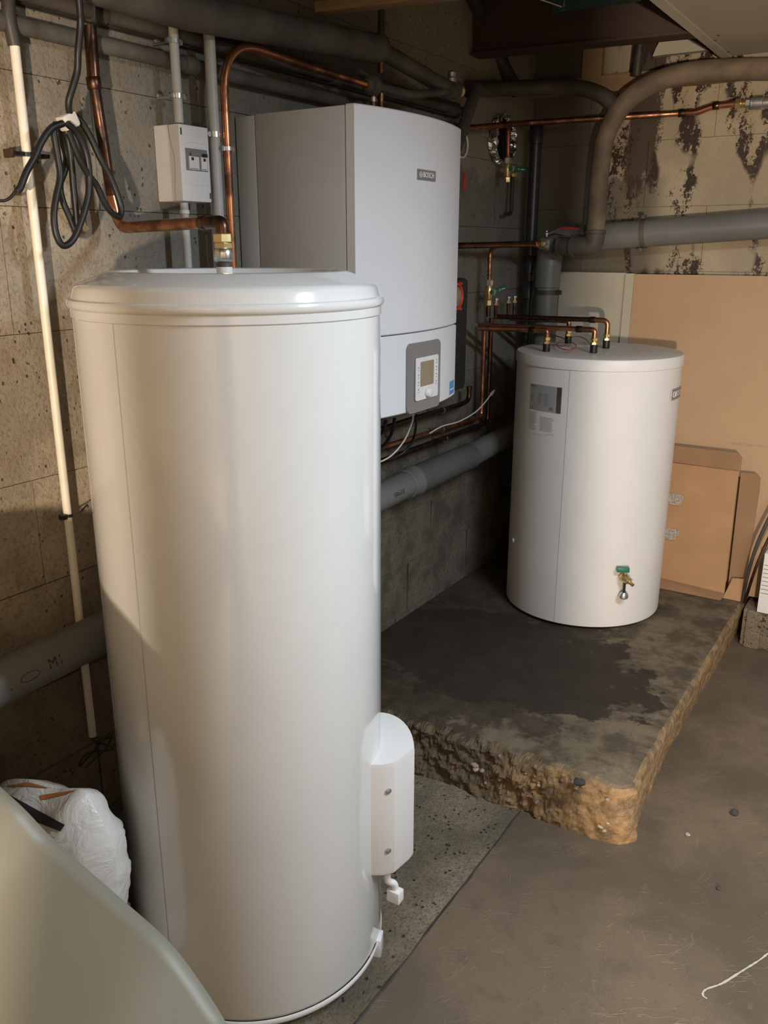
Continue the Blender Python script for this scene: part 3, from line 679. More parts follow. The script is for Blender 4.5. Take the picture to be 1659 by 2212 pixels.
c_ = on_small(R_(-8.3), 1.065, 0.0038); MB().torus(c_, (math.cos(R_(-8.3)), math.sin(R_(-8.3)), 0), 0.010, 0.0012).build('badge_emblem', M['white_ink'], bg)
MB().grid(lambda u, v: on_small(R_(-13.5+1.5*u), 1.045+0.04*v, 0.0032), 1, 1).build('badge_end', M['white_ink'], bg)
MB().lathe([(0.009, 0), (0.009, 0.003), (0.004, 0.006)], on_small(tank_az(1108, 1195, S, SR)[0], 0.46), (-0.8, -0.6, 0), 12).build('plug', M['white_plastic'], sm)
# drain tap
da, dz = tank_az(1342, 1243, S, SR); dn = Vector((math.cos(da), math.sin(da), 0)); d0 = on_small(da, dz)
tap = MB().cyl(d0, d0+dn*0.03, 0.010).hexn(d0+dn*0.008, dn, 0.017, 0.010).build('drain_tap', M['brass'], sm)
dirn = (dn*0.5+Vector((0.75, -0.35, -0.35))).normalized(); c0 = d0+dn*0.026
MB().lathe([(0.011, -0.012), (0.016, -0.006), (0.017, 0.006), (0.013, 0.016), (0.013, 0.022), (0.0085, 0.024), (0.0085, 0.030), (0.0065, 0.032), (0.0065, 0.048)], c0, dirn, 24).build('tap_nozzle', M['brass'], tap)
MB().cyl(c0, c0+Vector((0, 0, 0.028)), 0.005).build('tap_stem', M['brass'], tap)
g0 = c0+Vector((0, 0, 0.024)); Mg = Matrix.Translation(g0) @ Matrix.Rotation(R_(25), 4, 'Z')
tag(MB().box((-0.032, -0.011, 0), (0.014, 0.011, 0.018), Mg, .003).build('tap_handle', M['green'], tap), 'green plastic handle')
e0 = c0+Vector((0.003, -0.004, -0.012))
MB().cyl(e0, e0+Vector((0.0, 0, -0.045)), 0.0045).build('cap_strap', M['black'], tap)
MB().lathe([(0.006, 0), (0.010, -0.004), (0.017, -0.014), (0.018, -0.022), (0.015, -0.0225), (0.013, -0.012)], e0+Vector((0, 0, -0.042)), Vector((0.12, -0.30, 1)), 24, cap=False).build('tap_cap', M['steel'], tap)
# sensor wire and marks on the tank top
wr = [PX(x, y, Z=1.215) for x, y in ((1200, 725), (1228, 735), (1245, 748), (1232, 756), (1210, 752), (1203, 742), (1215, 735), (1245, 727), (1265, 733), (1275, 745))]
tag(MB().tube(spline(wr, 8), 0.0018, 8).build('sensor_wire', M['red'], sm), 'thin dark red wire loop')
# stubs, nuts and elbows with their copper runs to the wall
ZT = 1.2005
runs = [  # px of base, height of run, label, leftward end
    (1282, 762, 1.283, 'copper pipe with elbow from the front stub of the storage tank', 0.085, 'copper'),
    (1309, 752, 1.305, 'copper pipe with elbow from the right-hand rear stub of the storage tank', 0.07, 'old_copper'),
    (1180, 760, 1.278, 'short copper pipe with elbow from the leftmost stub of the storage tank', 0.12, 'copper'),
    (1227, 742, 1.290, 'copper tail rising from the rear left stub of the storage tank', None, 'old_copper')]
for i, (x, y, zr, lb, xe, mm) in enumerate(runs):
    p = PX(x, y, Z=ZT); p.y = min(p.y, 3.45)
    cpn = thing('copper_pipe', lb, 'pipe', p)
    MB().lathe([(0.0135, 0), (0.0135, 0.028), (0.0125, 0.030)], p, n=20).build('rubber_sleeve', M['black'], cpn)
    MB().hexn(p+Vector((0, 0, 0.029)), (0, 0, 1), 0.0135, 0.010).build('brass_nut', M['brass'], cpn)
    MB().hexn(p+Vector((0, 0, 0.0425)), (0, 0, 1), 0.0140, 0.012, ph=0.6).build('brass_nut', M['brass'], cpn)
    MB().lathe([(0.0105, 0.039), (0.0105, 0.043)], p, n=16).build('union', M['brass'], cpn)
    if xe is not None:
        MB().tube(fillet([p+Vector((0, 0, 0.054)), (p.x, p.y, zr), (p.x-0.055, p.y, zr)], 0.03, 9), 0.0100, 18).build('elbow', M['copper'], cpn)
        MB().lathe([(0.0116, 0), (0.0122, 0.002), (0.0122, 0.020), (0.0116, 0.022)], Vector((p.x-0.050, p.y, zr)), (-1, 0, 0), 18).build('solder_socket', M['old_copper'], cpn)
        yw = p.y-0.30*(p.x-xe)*0.6
        MB().tube([(p.x-0.058, p.y, zr), (p.x-0.10, p.y, zr), (xe, p.y-0.05, zr)], 0.0095, 18).build('tube', M[mm], cpn)
    else:
        MB().tube(fillet([p+Vector((0, 0, 0.054)), (p.x, p.y, zr), (p.x-0.06, p.y, zr), (0.09, p.y-0.02, zr)], 0.025), 0.0095, 18).build('tube', M['copper'], cpn)
# ================================================================== LEFT WALL: PIPES, CABLES, BOX
def clamp(c, ax, R, par, wall=None, name='pipe_clamp', m='steel', w=0.010, ears=True):
    """split ring with two screw ears and a wall stud"""
    c = Vector(c); ax = Vector(ax).normalized(); side = (Vector((0, 1, 0)) if abs(ax.y) < 0.7 else Vector((0, 0, 1)))
    mb = MB().lathe([(R+0.0004, -w/2), (R+0.0028, -w/2), (R+0.0028, w/2), (R+0.0004, w/2), (R+0.0004, -w/2)], c, ax, 24, cap=False)
    o = mb.build(name, M[m], par)
    if ears:
        for sg in (-1, 1):
            e = c+side*sg*(R+0.007); MB().lathe([(0.0062, -0.004), (0.0062, 0.004)], e, (1, 0, 0), 12).build('clamp_screw', M[m], o)
    if wall is not None:
        MB().cyl((0.0, c.y, c.z), (c.x-R, c.y, c.z), 0.0035, 8).build('clamp_stud', M[m], o)
    return o
def pipe(name, lb, pts, r, m, rad=0.04, cat='pipe', n=18, part='tube'):
    P = fillet(pts, rad); t = thing(name, lb, cat, pts[-1]); MB().tube(P, r, n).build(part, M[m], t); return t
# long horizontal pipes high on the wall
A1, A2 = PX(80, 4, X=.03), PX(348, 62, X=.03)
zA = (A1.z+A2.z)/2
pa_ = pipe('iron_pipe', 'upper of the two thin dark pipes running high along the left wall', [(0.032, 0.5, zA), (0.032, 2.98, zA+0.006)], 0.015, 'iron')
for y in (1.36, 2.2, 2.9): MB().lathe([(0.0165, -0.02), (0.0175, -0.018), (0.0175, 0.018), (0.0165, 0.02)], (0.032, y, zA), (0, 1, 0)).build('pipe_socket', M['iron'], pa_)
B1, B2 = PX(0, 52, X=.03), PX(422, 138, X=.03); zB = (B1.z+B2.z)/2
pb2 = pipe('iron_pipe', 'lower of the two thin dark pipes along the left wall, flecked with pale plaster', [(0.030, 0.5, zB-0.002), (0.030, 3.02, zB+0.002)], 0.017, 'lagging')
for y in (1.05, 1.62, 2.35): MB().lathe([(0.0185, -0.02), (0.020, -0.018), (0.020, 0.018), (0.0185, 0.02)], (0.030, y, zB), (0, 1, 0)).build('pipe_socket', M['iron'], pb2)
C1, C2 = PX(400, 24, X=.11), PX(818, 106, X=.11)
lag = pipe('lagged_pipe', 'thick dusty grey pipe under the ceiling above the left wall pipes', [(0.11, 0.6, C1.z+0.0), C1, C2], 0.038, 'lagging', n=28)
MB().lathe([(0.0385, -0.006), (0.041, -0.004), (0.041, 0.004), (0.0385, 0.006)], C2-Vector((0, 0.006, 0)), (0, 1, 0), 32).build('end_ring', M['iron'], lag)
MB().tube([C2, PX(960, 188, X=.14)], 0.024, 20).build('thin_end', M['iron'], lag)
# dark strip along the wall under the lagged pipe
run = thing('dark_strip', 'dark strip on the wall between the thick grey pipe and the thin pipes', 'timber', (0.06, 2.0, 2.07))
MB().box((0.001, 0.5, zA+0.032), (0.022, 2.98, C1.z-0.042), None, .003).build('runner', M['dark_iron'], run)
# cream plastic pipe at far left
wq = [PX(8, 100, X=.022), PX(85, 735, X=.022), PX(160, 1335, X=.022), PX(205, 1592, X=.022)]
yv = sum(p.y for p in wq)/4
wpipe = pipe('plastic_pipe', 'cream plastic pipe standing upright on the left wall at the edge of the photo', [(0.040, yv, wq[0].z), (0.040, yv, 0.45)], 0.0092, 'white_pvc')
zc = PX(150, 1112, X=.04).z; zt_ = MB().lathe([(0.0098, -0.0035), (0.0112, -0.003), (0.0112, 0.003), (0.0098, 0.0035)], (0.040, yv, zc), (0, 0.12, 1), 20, cap=False).build('zip_tie', M['black'], wpipe)
MB().tube(spline([(0.05, yv+0.005, zc), (0.058, yv+0.02, zc+0.006), (0.056, yv+0.042, zc+0.017)], 6), 0.0016, 8).build('tie_tail', M['black'], zt_)
MB().box((0.036, yv-0.022, zc-0.005), (0.052, yv-0.009, zc+0.006), None, .002).build('tie_head', M['black'], zt_)
zk = PX(35, 332, X=.04).z; ck = MB().lathe([(0.0098, -0.004), (0.0125, -0.004), (0.0125, 0.004), (0.0098, 0.004)], (0.040, yv, zk), (0, 0, 1), 20, cap=False).build('pipe_clip', M['black'], wpipe)
MB().box((0.030, yv-0.035, zk-0.004), (0.05, yv-0.012, zk+0.004), None, .002).build('clip_arm', M['black'], ck)
MB().box((0.025, yv-0.042, zk-0.008), (0.05, yv-0.034, zk+0.008), None, .002).build('clip_head', M['rust'], ck)
MB().box((0.020, yv+0.012, zk-0.004), (0.045, yv+0.05, zk+0.004), None, .002).build('clip_arm', M['black'], ck)
MB().cyl((0.0, yv, zk), (0.03, yv, zk), 0.003, 8).build('clip_stud', M['steel'], ck)
pipe('dark_conduit', 'short dark conduit coming down from the ceiling to the cream pipe', [PX(22, -60, X=.042), PX(16, 30, X=.042), (0.040, yv, wq[0].z+0.001)], 0.0125, 'dark_iron')
# grey conduits
c1x = 0.066
K1 = [PX(370, 25, X=c1x), PX(388, 262, X=c1x)]; y1 = (K1[0].y+K1[1].y)/2
cu1 = pipe('grey_conduit', 'light grey conduit entering the top of the small electrical box', [(c1x, y1, 2.12), (c1x, y1, K1[1].z-0.004)], 0.0105, 'conduit')
for y in (89, 206): z = PX(375, y, X=c1x).z; clamp((c1x, y1, z), (0, 0, 1), 0.0105, cu1, True)
zz = PX(345, 208, X=0.0); MB().lathe([(0.010, 0.002), (0.010, 0.006), (0.004, 0.010)], (0, zz.y-0.004, zz.z), (1, 0, 0), 16).build('anchor_screw', M['steel'], cu1)
zz = PX(352, 92, X=0.0); MB().lathe([(0.010, 0.002), (0.010, 0.006), (0.004, 0.010)], (0, zz.y-0.02, zz.z), (1, 0, 0), 16).build('anchor_screw', M['steel'], cu1)
K3 = [PX(396, 442, X=c1x), PX(408, 575, X=c1x)]; y3 = (K3[0].y+K3[1].y)/2
cu3 = pipe('grey_conduit', 'light grey conduit dropping from the underside of the small electrical box', [(c1x, y3, K3[0].z+0.004), (c1x, y3, 1.0)], 0.0095, 'conduit')
MB().lathe([(0.0112, 0), (0.0112, 0.008)], (c1x, y3, PX(398, 452, X=c1x).z-0.01), (0, 0, 1), 20).build('collar', M['white_plastic'], cu3)
K2 = [PX(446, 45, X=.066), PX(462, 290, X=.066), PX(478, 500, X=.066)]; y2 = sum(p.y for p in K2)/3
cu2 = pipe('grey_conduit', 'taller light grey conduit passing right beside the small electrical box', [(0.066, y2, 2.115), (0.066, y2, 1.0)], 0.0135, 'conduit')
clamp((0.066, y2, PX(462, 291, X=.066).z), (0, 0, 1), 0.0135, cu2, True, w=0.012)
# electrical box
ea, eb = PX(385, 266, X=.08), PX(458, 438, X=.08)
EY0, EY1, EZ0, EZ1 = ea.y, eb.y+0.0, eb.z, ea.z
eb_ = thing('electrical_box', 'small white electrical box with a windowed cover on the left wall', 'electrical box', (0, (EY0+EY1)/2, EZ0))
MB().box((0.0, EY0, EZ0), (0.046, EY1, EZ1), None, .003).build('base_box', M['white_plastic'], eb_)
MB().box((0.0475, EY0, EZ0), (0.080, EY1, EZ1), None, .004).build('cover', M['white_plastic'], eb_)
hy = (EY1-EY0); hz = (EZ1-EZ0)
def ebx(u, v, off=0.0): return Vector((0.080+off, EY0+u*hy, EZ0+v*hz))
# curved moulding groove on the side
MB().tube(spline([Vector((x, EY0-0.0003, EZ0+v*hz)) for x, v in ((0.046, 1.0), (0.051, 0.8), (0.060, 0.6), (0.061, 0.4), (0.057, 0.2), (0.057, 0.0))], 6), 0.0007, 6).build('side_line', M['card'], eb_)
# bulged cover frame
fr = MB(); ring = [(0.12, 0.74), (0.35, 0.775), (0.65, 0.775), (0.93, 0.74), (0.95, 0.5), (0.93, 0.26), (0.6, 0.225), (0.3, 0.235), (0.12, 0.26), (0.11, 0.5), (0.12, 0.74)]
fr.tube(spline([ebx(u, v, 0.0003) for u, v in ring], 5), 0.0009, 6); fr.build('moulded_rim', M['white_plastic'], eb_)
MB().box((0.0795, EY0+0.17*hy, EZ0+0.41*hz), (0.0802, EY0+0.92*hy, EZ0+0.70*hz)).build('window', M['silver'], eb_)
for u0, u1, cu in ((0.27, 0.60, 'silver'), (0.68, 0.88, 'black')):
    br = MB().box((0.080, EY0+u0*hy, EZ0+0.425*hz), (0.0825, EY0+u1*hy, EZ0+0.60*hz)).build('breaker', M['white_plastic'], eb_)
    MB().box((0.0825, EY0+(u0+0.05)*hy, EZ0+0.60*hz), (0.0870, EY0+(u1-0.02)*hy, EZ0+0.645*hz), None, .001).build('toggle', M[cu], br)
    MB().box((0.0826, EY0+(u0+0.07)*hy, EZ0+0.545*hz), (0.0830, EY0+(u0+0.15)*hy, EZ0+0.585*hz)).build('toggle_slot', M['rust'], br)
    MB().box((0.0826, EY0+(u0+0.02)*hy, EZ0+0.435*hz), (0.0829, EY0+(u1-0.04)*hy, EZ0+0.441*hz)).build('marking', M['ink'], br)
MB().box((0.0801, EY0+.05*hy, EZ0+.86*hz), (0.0804, EY0+.09*hy, EZ0+.95*hz)).build('side_print', M['ink'], eb_)
MB().box((0.0801, EY0+.93*hy, EZ0+.05*hz), (0.0804, EY0+.97*hy, EZ0+.13*hz)).build('corner_print', M['ink'], eb_)
# tarnished copper supply to the tall heater
q = [PX(196, 80, X=.06), PX(203, 180, X=.06), PX(244, 440, X=.06), PX(258, 484, X=.07)]
top_ = o0+Vector((0, 0, 0.112)); zel = PX(470, 480, Y=1.243).z
cs = thing('copper_pipe', 'old copper pipe dropping down the left wall then crossing to the tall water heater', 'pipe', top_)
MB().tube([q[0]+Vector((0, 0, 0.02)), q[0], q[1]], 0.0130, 18).build('upper_tube', M['old_copper'], cs)
MB().lathe([(0.0135, -0.012), (0.015, -0.010), (0.015, 0.010), (0.0135, 0.012)], q[1], q[1]-q[2], 20).build('pipe_socket', M['old_copper'], cs)
MB().tube([q[1], q[1].lerp(q[2], 0.93)], 0.0115, 20).build('tube', M['old_copper'], cs)
MB().tube(fillet([q[1].lerp(q[2], 0.93), Vector((q[3].x, q[3].y, zel-0.004)), Vector((0.455-0.045, 1.250, zel))], 0.035), 0.0114, 20).build('tube', M['copper'], cs)
MB().tube(fillet([(0.455-0.05, 1.251, zel), (0.455, 1.243, zel), (0.455, 1.243, top_.z-0.002)], 0.03, 10), 0.0122, 20).build('elbow', M['old_copper'], cs)
MB().lathe([(0.0125, 0), (0.0135, 0.002), (0.0135, 0.014), (0.0125, 0.016)], (0.455-0.062, 1.252, zel), (1, -0.1, 0), 20).build('solder_socket', M['old_copper'], cs)
# copper riser that bends over towards the boiler
ry = PX(491, 325, X=.085).y
rz = [Vector((0.085, ry, 1.0)), Vector((0.085, ry, 1.5)), Vector((0.085, ry, 1.9)), PX(548, 108, X=.095), PX(800, 185, X=.14)]
cr = thing('copper_pipe', 'bright copper pipe rising left of the boiler and bending over above it', 'pipe', rz[0])
zz_ = rz[3].z
MB().tube(fillet([rz[0], Vector((0.085, ry, zz_+0.012)), rz[3]+(rz[4]-rz[3])*0.35, rz[4]], {1: 0.13, 2: 0.02}, 12), 0.0100, 18).build('tube', M['copper'], cr)
clamp((0.085, ry, PX(493, 322, X=.085).z), (0, 0, 1), 0.0100, cr, True, w=0.009)
# union above the boiler, tails and riser
U = rz[4]; V_ = PX(975, 195, X=.15)
un = thing('pipe_union', 'grey iron union in the pipe right above the boiler', 'pipe fitting', U)
ud = (V_-U).normalized()
MB().lathe([(0.012, -0.02), (0.018, -0.015), (0.018, -0.004), (0.024, -0.003), (0.026, 0.004), (0.024, 0.010), (0.027, 0.012), (0.027, 0.020), (0.022, 0.024), (0.018, 0.035), (0.014, 0.04)], U, ud, 28).build('union_body', M['iron'], un)
tl = thing('copper_pipe', 'two short copper tails between the boiler top and the union', 'pipe', (0.14, 2.2, BZ1))
for x, mm in ((806, 'white_plastic'), (823, 'copper')):
    p = PX(x, 195, X=.14 if x == 806 else .13); 
    MB().tube([(p.x, p.y, BZ1-0.001), (p.x, p.y, p.z-0.005)], 0.0085, 14).build('tail', M['copper'], tl)
    if x == 806: MB().lathe([(0.010, 0), (0.010, 0.012), (0.006, 0.014)], (p.x, p.y, p.z-0.03), (0, 0, 1), 14).build('collar', M['steel'], tl)
p = PX(823, 100, X=.12); pipe('copper_pipe', 'copper riser disappearing into the ceiling above the boiler', [(p.x, p.y, p.z-0.07), (p.x, p.y, ZC-0.002)], 0.009, 'copper')
p = PX(812, 90, X=.11); pipe('dark_conduit', 'thin dark pipe beside the copper riser above the boiler', [(p.x+.02, p.y, p.z-0.02), (p.x+.02, p.y, ZC-0.002)], 0.008, 'dark_iron')
pipe('iron_pipe', 'grey iron pipe from the union to the round valve at the boiler corner', [U+ud*0.03, PX(890, 206, X=.145), V_], 0.0125, 'iron')
vv = thing('gate_valve', 'dusty steel valve with a round yellow end above the right corner of the boiler', 'valve', V_)
MB().lathe([(0.016, -0.035), (0.026, -0.030), (0.028, -0.018), (0.020, -0.016), (0.024, 0.0), (0.020, 0.012), (0.028, 0.014), (0.028, 0.026), (0.018, 0.03)], V_, ud, 28).build('valve_body', M['iron'], vv)
MB().lathe([(0.012, 0), (0.012, 0.02), (0.017, 0.024), (0.017, 0.034), (0.010, 0.036), (0.014, 0.040), (0.014, 0.052), (0.006, 0.058)], V_, (0, 0, 1), 20).build('valve_stem', M['steel'], vv)
MB().lathe([(0.010, 0.028), (0.010, 0.040), (0.020, 0.046), (0.022, 0.054), (0.018, 0.058)], V_, ud, 24).build('yellow_end', M['brass'], vv)
# black cable coil hanging from its tie
def cab(pts, xs, r=0.0062):
    n = len(pts); return spline([PX(x/2.9625, y/2.9625, X=(xs[0]+(xs[1]-xs[0])*i/(n-1))) for i, (x, y) in enumerate(pts)], 8)
cc = thing('cable_coil', 'looped black cable hanging from the ceiling at the upper left of the wall', 'cable', PX(150, 530, X=.08))
for pts, xs in ((((500, -60), (512, 60), (515, 160), (500, 330), (495, 450), (465, 560), (440, 650), (445, 720), (470, 760)), (.17, .11)),
                (((400, 790), (330, 820), (270, 900), (220, 1010), (170, 1100), (130, 1200), (105, 1225)), (.12, .10)),
                (((470, 735), (520, 780), (580, 880), (640, 1010), (700, 1120), (750, 1240), (775, 1330), (765, 1385), (720, 1365), (670, 1300), (620, 1190), (560, 1110), (500, 1000), (440, 850)), (.10, .13)),
                (((360, 790), (345, 850), (370, 1000), (385, 1130), (360, 1260), (345, 1380), (360, 1500), (405, 1572), (470, 1530), (525, 1400), (565, 1250), (570, 1100), (545, 960), (490, 850), (430, 790)), (.11, .13)),
                (((385, 800), (400, 900), (425, 1000), (415, 1090), (385, 1180), (400, 1280), (450, 1400), (490, 1490), (488, 1380), (470, 1200), (455, 1020), (430, 860), (415, 800)), (.085, .10))):
    MB().tube(cab(pts, xs), 0.0066, 12).build('cable', M['black'], cc)
MB().tube(cab(((105, 1215), (70, 1260), (30, 1283), (-40, 1285)), (.10, .09)), 0.003, 8).build('thin_core', M['black'], cc)
tp = PX(146, 262, X=.11); MB().box((-0.012, -0.018, -0.014), (0.014, 0.018, 0.014), Matrix.Translation(tp) @ Matrix.Rotation(R_(25), 4, 'X'), .006).build('white_tape', M['cable_white'], cc)
# ================================================================== BIG PVC DRAIN ALONG THE LEFT WALL
PR = 0.047
z0_, z1_, z2_ = PX(0, 1482, X=.100).z, PX(830, 1066, X=.100).z, PX(1100, 945, X=.100).z
pv = thing('drain_pipe', 'thick grey plastic drain pipe running low along the left wall behind the tanks', 'pipe', (0.085, 2.0, 0.7))
pa0, pb0 = Vector((.100, 0.3, z0_-0.012)), PX(880, 1045, X=.100)
MB().tube([pa0, pb0], PR, 36).build('tube', M['pvc'], pv)
ps1 = PX(1016, 985, X=.100); pd = (ps1-pb0).normalized()
MB().lathe([(PR+0.0005, -0.02), (PR+0.006, -0.016), (PR+0.006, 0.02), (PR+0.010, 0.03), (PR+0.010, 0.045), (PR+0.006, 0.05), (PR+0.006, (ps1-pb0).length-0.01), (PR+0.001, (ps1-pb0).length)], pb0, pd, 40, cap=False).build('socket', M['pvc'], pv)
MB().tube([ps1-pd*0.02, Vector((0.100, 3.51, z2_+0.02))], PR, 36).build('tube', M['pvc'], pv)
def on_pipe(a, b, s, ang, R):
    d = (b-a).normalized(); side = Vector((1, 0, 0)); upv = d.cross(side)*-1; upv = side.cross(d)
    return a+d*s+(side*math.cos(ang)+upv*math.sin(ang))*R
def ptxt(s, size, sm_, ang, nm='pipe_print'):
    return txt(s, size, nm, M['ink'], pv, lambda x, y: on_pipe(pa0, pb0, sm_+x, ang+y/PR, PR+0.0008))
def s_of(px, py): p = PX(px, py, X=.13); return (p-pa0).dot((pb0-pa0).normalized())
ptxt('100x3,0', 0.022, s_of(853, 1060), 0.15)
ptxt('M1', 0.030, s_of(112, 1430), 0.28); ptxt('.', 0.03, s_of(12, 1478), 0.2)
el = MB(); d_ = (pb0-pa0).normalized(); so = s_of(55, 1458)
el.tube([on_pipe(pa0, pb0, so+0.022*math.cos(t/16*2*math.pi), 0.20+0.009*math.sin(t/16*2*math.pi)/PR, PR+0.0005) for t in range(17)], 0.0006, 5); el.build('pipe_print', M['ink'], pv)
pipe('drain_pipe', 'thin grey plastic pipe low on the left wall beside the white sack', [(0.06, 1.02, 0.18), (0.06, 1.6, 0.20)], 0.022, 'pvc')
cf_ = thing('cable_tangle', 'dark tangle of wire below the end of the cream pipe', 'wire', (0.04, yv, 0.40))
random.seed(5); P = [Vector((0.03+random.uniform(0, .03), yv+random.uniform(-.05, .06), 0.43+random.uniform(-.045, .01))) for _ in range(9)]
MB().tube(spline(P, 6), 0.0022, 6).build('wire', M['dark_iron'], cf_)
# ================================================================== COPPER UNDER THE BOILER
def low(name_lb, pts, xx, r=0.0095, up=None, m='copper'):
    P = [PX(x, y, X=xx) for x, y in pts]
    d = (P[-1]-P[0]); P = [P[0]-d*0.6]+P
    if up is not None: P.append(Vector((xx, P[-1].y+0.0, up)))
    return pipe('copper_pipe', name_lb, P, r, m, 0.03), P
c1_, P1 = low('upper copper pipe close under the boiler, turning up behind its right corner', [(890, 905), (997, 873), (1013, 864)], 0.07, up=PX(1012, 835, X=.07).z, m='old_copper')
c2_, P2 = low('copper pipe under the boiler feeding the left pipe of the upright pair', [(840, 962), (1040, 900)], 0.06, up=1.285, m='copper')
c3_, P3 = low('lowest copper pipe under the boiler feeding the right pipe of the upright pair', [(840, 990), (1053, 912)], 0.06, up=1.30, m='old_copper')
for c_o, (x, y), xx in ((c1_, (956, 886), .07), (c2_, (955, 927), .06), (c3_, (962, 948), .06)):
    p = PX(x, y, X=xx); clamp(p, (0, 1, 0.0), 0.0095, c_o, True, w=0.007, ears=False)
MB().lathe([(0.0095, 0), (0.0115, 0.001), (0.0115, 0.012), (0.0095, 0.013)], P1[-1]-Vector((0, 0, 0.012)), (0, 0, 1), 16).build('solder_socket', M['old_copper'], c1_)
def cable(lb, pts, xs, r, m, name='cable'):
    n = len(pts); P = spline([PX(x, y, X=(xs[0]+(xs[1]-xs[0])*i/(n-1))) for i, (x, y) in enumerate(pts)], 8)
    t = thing(name, lb, 'cable', P[-1]); MB().tube(P, r, 10).build('sheath', M[m], t); return t, P
cable('white cable curving down from under the boiler control panel', [(893, 896), (889, 915), (874, 950), (850, 980), (825, 996), (795, 1004)], (.20, .09), 0.0028, 'cable_white')
cable('thick black cable from under the boiler, left of the white cable', [(852, 905), (848, 930), (835, 955), (815, 975)], (.20, .10), 0.0055, 'black')
cable('second black cable from under the boiler, nearest to the tall heater', [(833, 910), (828, 930), (810, 950)], (.22, .12), 0.0055, 'black')
cable('black cable looping under the boiler, right of the white cable', [(900, 896), (898, 925), (890, 955), (868, 980), (835, 994)], (.18, .08), 0.0045, 'black')
wc, Pw = cable('white cable with a loose connector lying along the copper pipes', [(928, 936), (955, 921), (990, 911), (1020, 895), (1040, 878), (1060, 853)], (.078, .10), 0.0026, 'cable_white')
dd = (Pw[-1]-Pw[-3]).normalized(); MB().lathe([(0.005, 0), (0.0065, 0.004), (0.0065, 0.018), (0.004, 0.020), (0.004, 0.032)], Pw[-1], dd, 12).build('connector', M['conduit'], wc)
# ================================================================== PUMP STATION BESIDE THE BOILER
e1 = PX(1014, 600, X=.17); e2 = PX(1012, 838, X=.17)
pu = thing('pump_station', 'black foam-cased pump station with a red round gauge, right of the boiler', 'pump', (0.09, e1.y-0.1, e2.z))
MB().box((0.03, BY1+0.010, e2.z), (0.17, e1.y, e1.z), None, 0.018).build('foam_case', M['black_foam'], pu)
g = PX(986, 641, X=.172); g.y = max(g.y, BY1+0.05)
gg = MB().torus(g, (1, 0, 0), 0.042, 0.0055, 36).build('red_ring', M['red'], pu)
for sg in (-1, 1): MB().cyl(g+Vector((0, 0.012, sg*0.042)), g+Vector((0.0, 0.034, sg*0.043)), 0.006, 10).build('red_lug', M['red'], gg)
MB().lathe([(0.034, 0), (0.034, 0.006), (0.03, 0.008)], g-Vector((.004, 0, 0)), (1, 0, 0), 28).build('gauge_face', M['steel'], pu)
# ================================================================== CORNER: VALVES AND COPPER
LX = 0.075
# run at mid height
a0 = PX(985, 531, X=LX); v0 = PX(1186, 526, Y=3.42)
mr = thing('copper_pipe', 'dark copper pipe leading from behind the boiler to the red-handled valve', 'pipe', v0)
MB().tube([(LX, 2.45, a0.z), a0, v0-(v0-a0).normalized()*0.05], 0.0115, 18).build('tube', M['old_copper'], mr)
vd = (v0-a0).normalized()
MB().lathe([(0.0118, -0.10), (0.0135, -0.098), (0.0135, -0.072), (0.0118, -0.07)], v0, vd, 20).build('solder_socket', M['copper'], mr)
bv = thing('ball_valve', 'steel ball valve with thin red lever, left of the thick iron elbow', 'valve', v0)
MB().hexn(v0-vd*0.068, vd, 0.017, 0.018).build('brass_nut', M['brass'], bv)
MB().lathe([(0.014, -0.05), (0.022, -0.048), (0.022, -0.040), (0.026, -0.036), (0.028, -0.026), (0.023, -0.022), (0.026, -0.014), (0.028, -0.006), (0.026, 0.0), (0.020, 0.004), (0.020, 0.022), (0.026, 0.024), (0.026, 0.030)], v0, vd, 28).build('valve_body', M['steel'], bv)
MB().lathe([(0.007, 0.015), (0.007, 0.032), (0.011, 0.034), (0.011, 0.040), (0.006, 0.044), (0.006, 0.050)], v0-vd*0.02, (0, 0, 1), 16).build('stem', M['steel'], bv)
s0 = v0-vd*0.02+Vector((0, 0, 0.036))
lvp = [s0, PX(1208, 495, Y=3.40), PX(1222, 492, Y=3.40), PX(1250, 495, Y=3.40)]
MB().tube(lvp[:2], 0.004, 8).build('lever_neck', M['steel'], bv); MB().tube(lvp[1:], 0.0038, 8).build('lever', M['red'], bv)
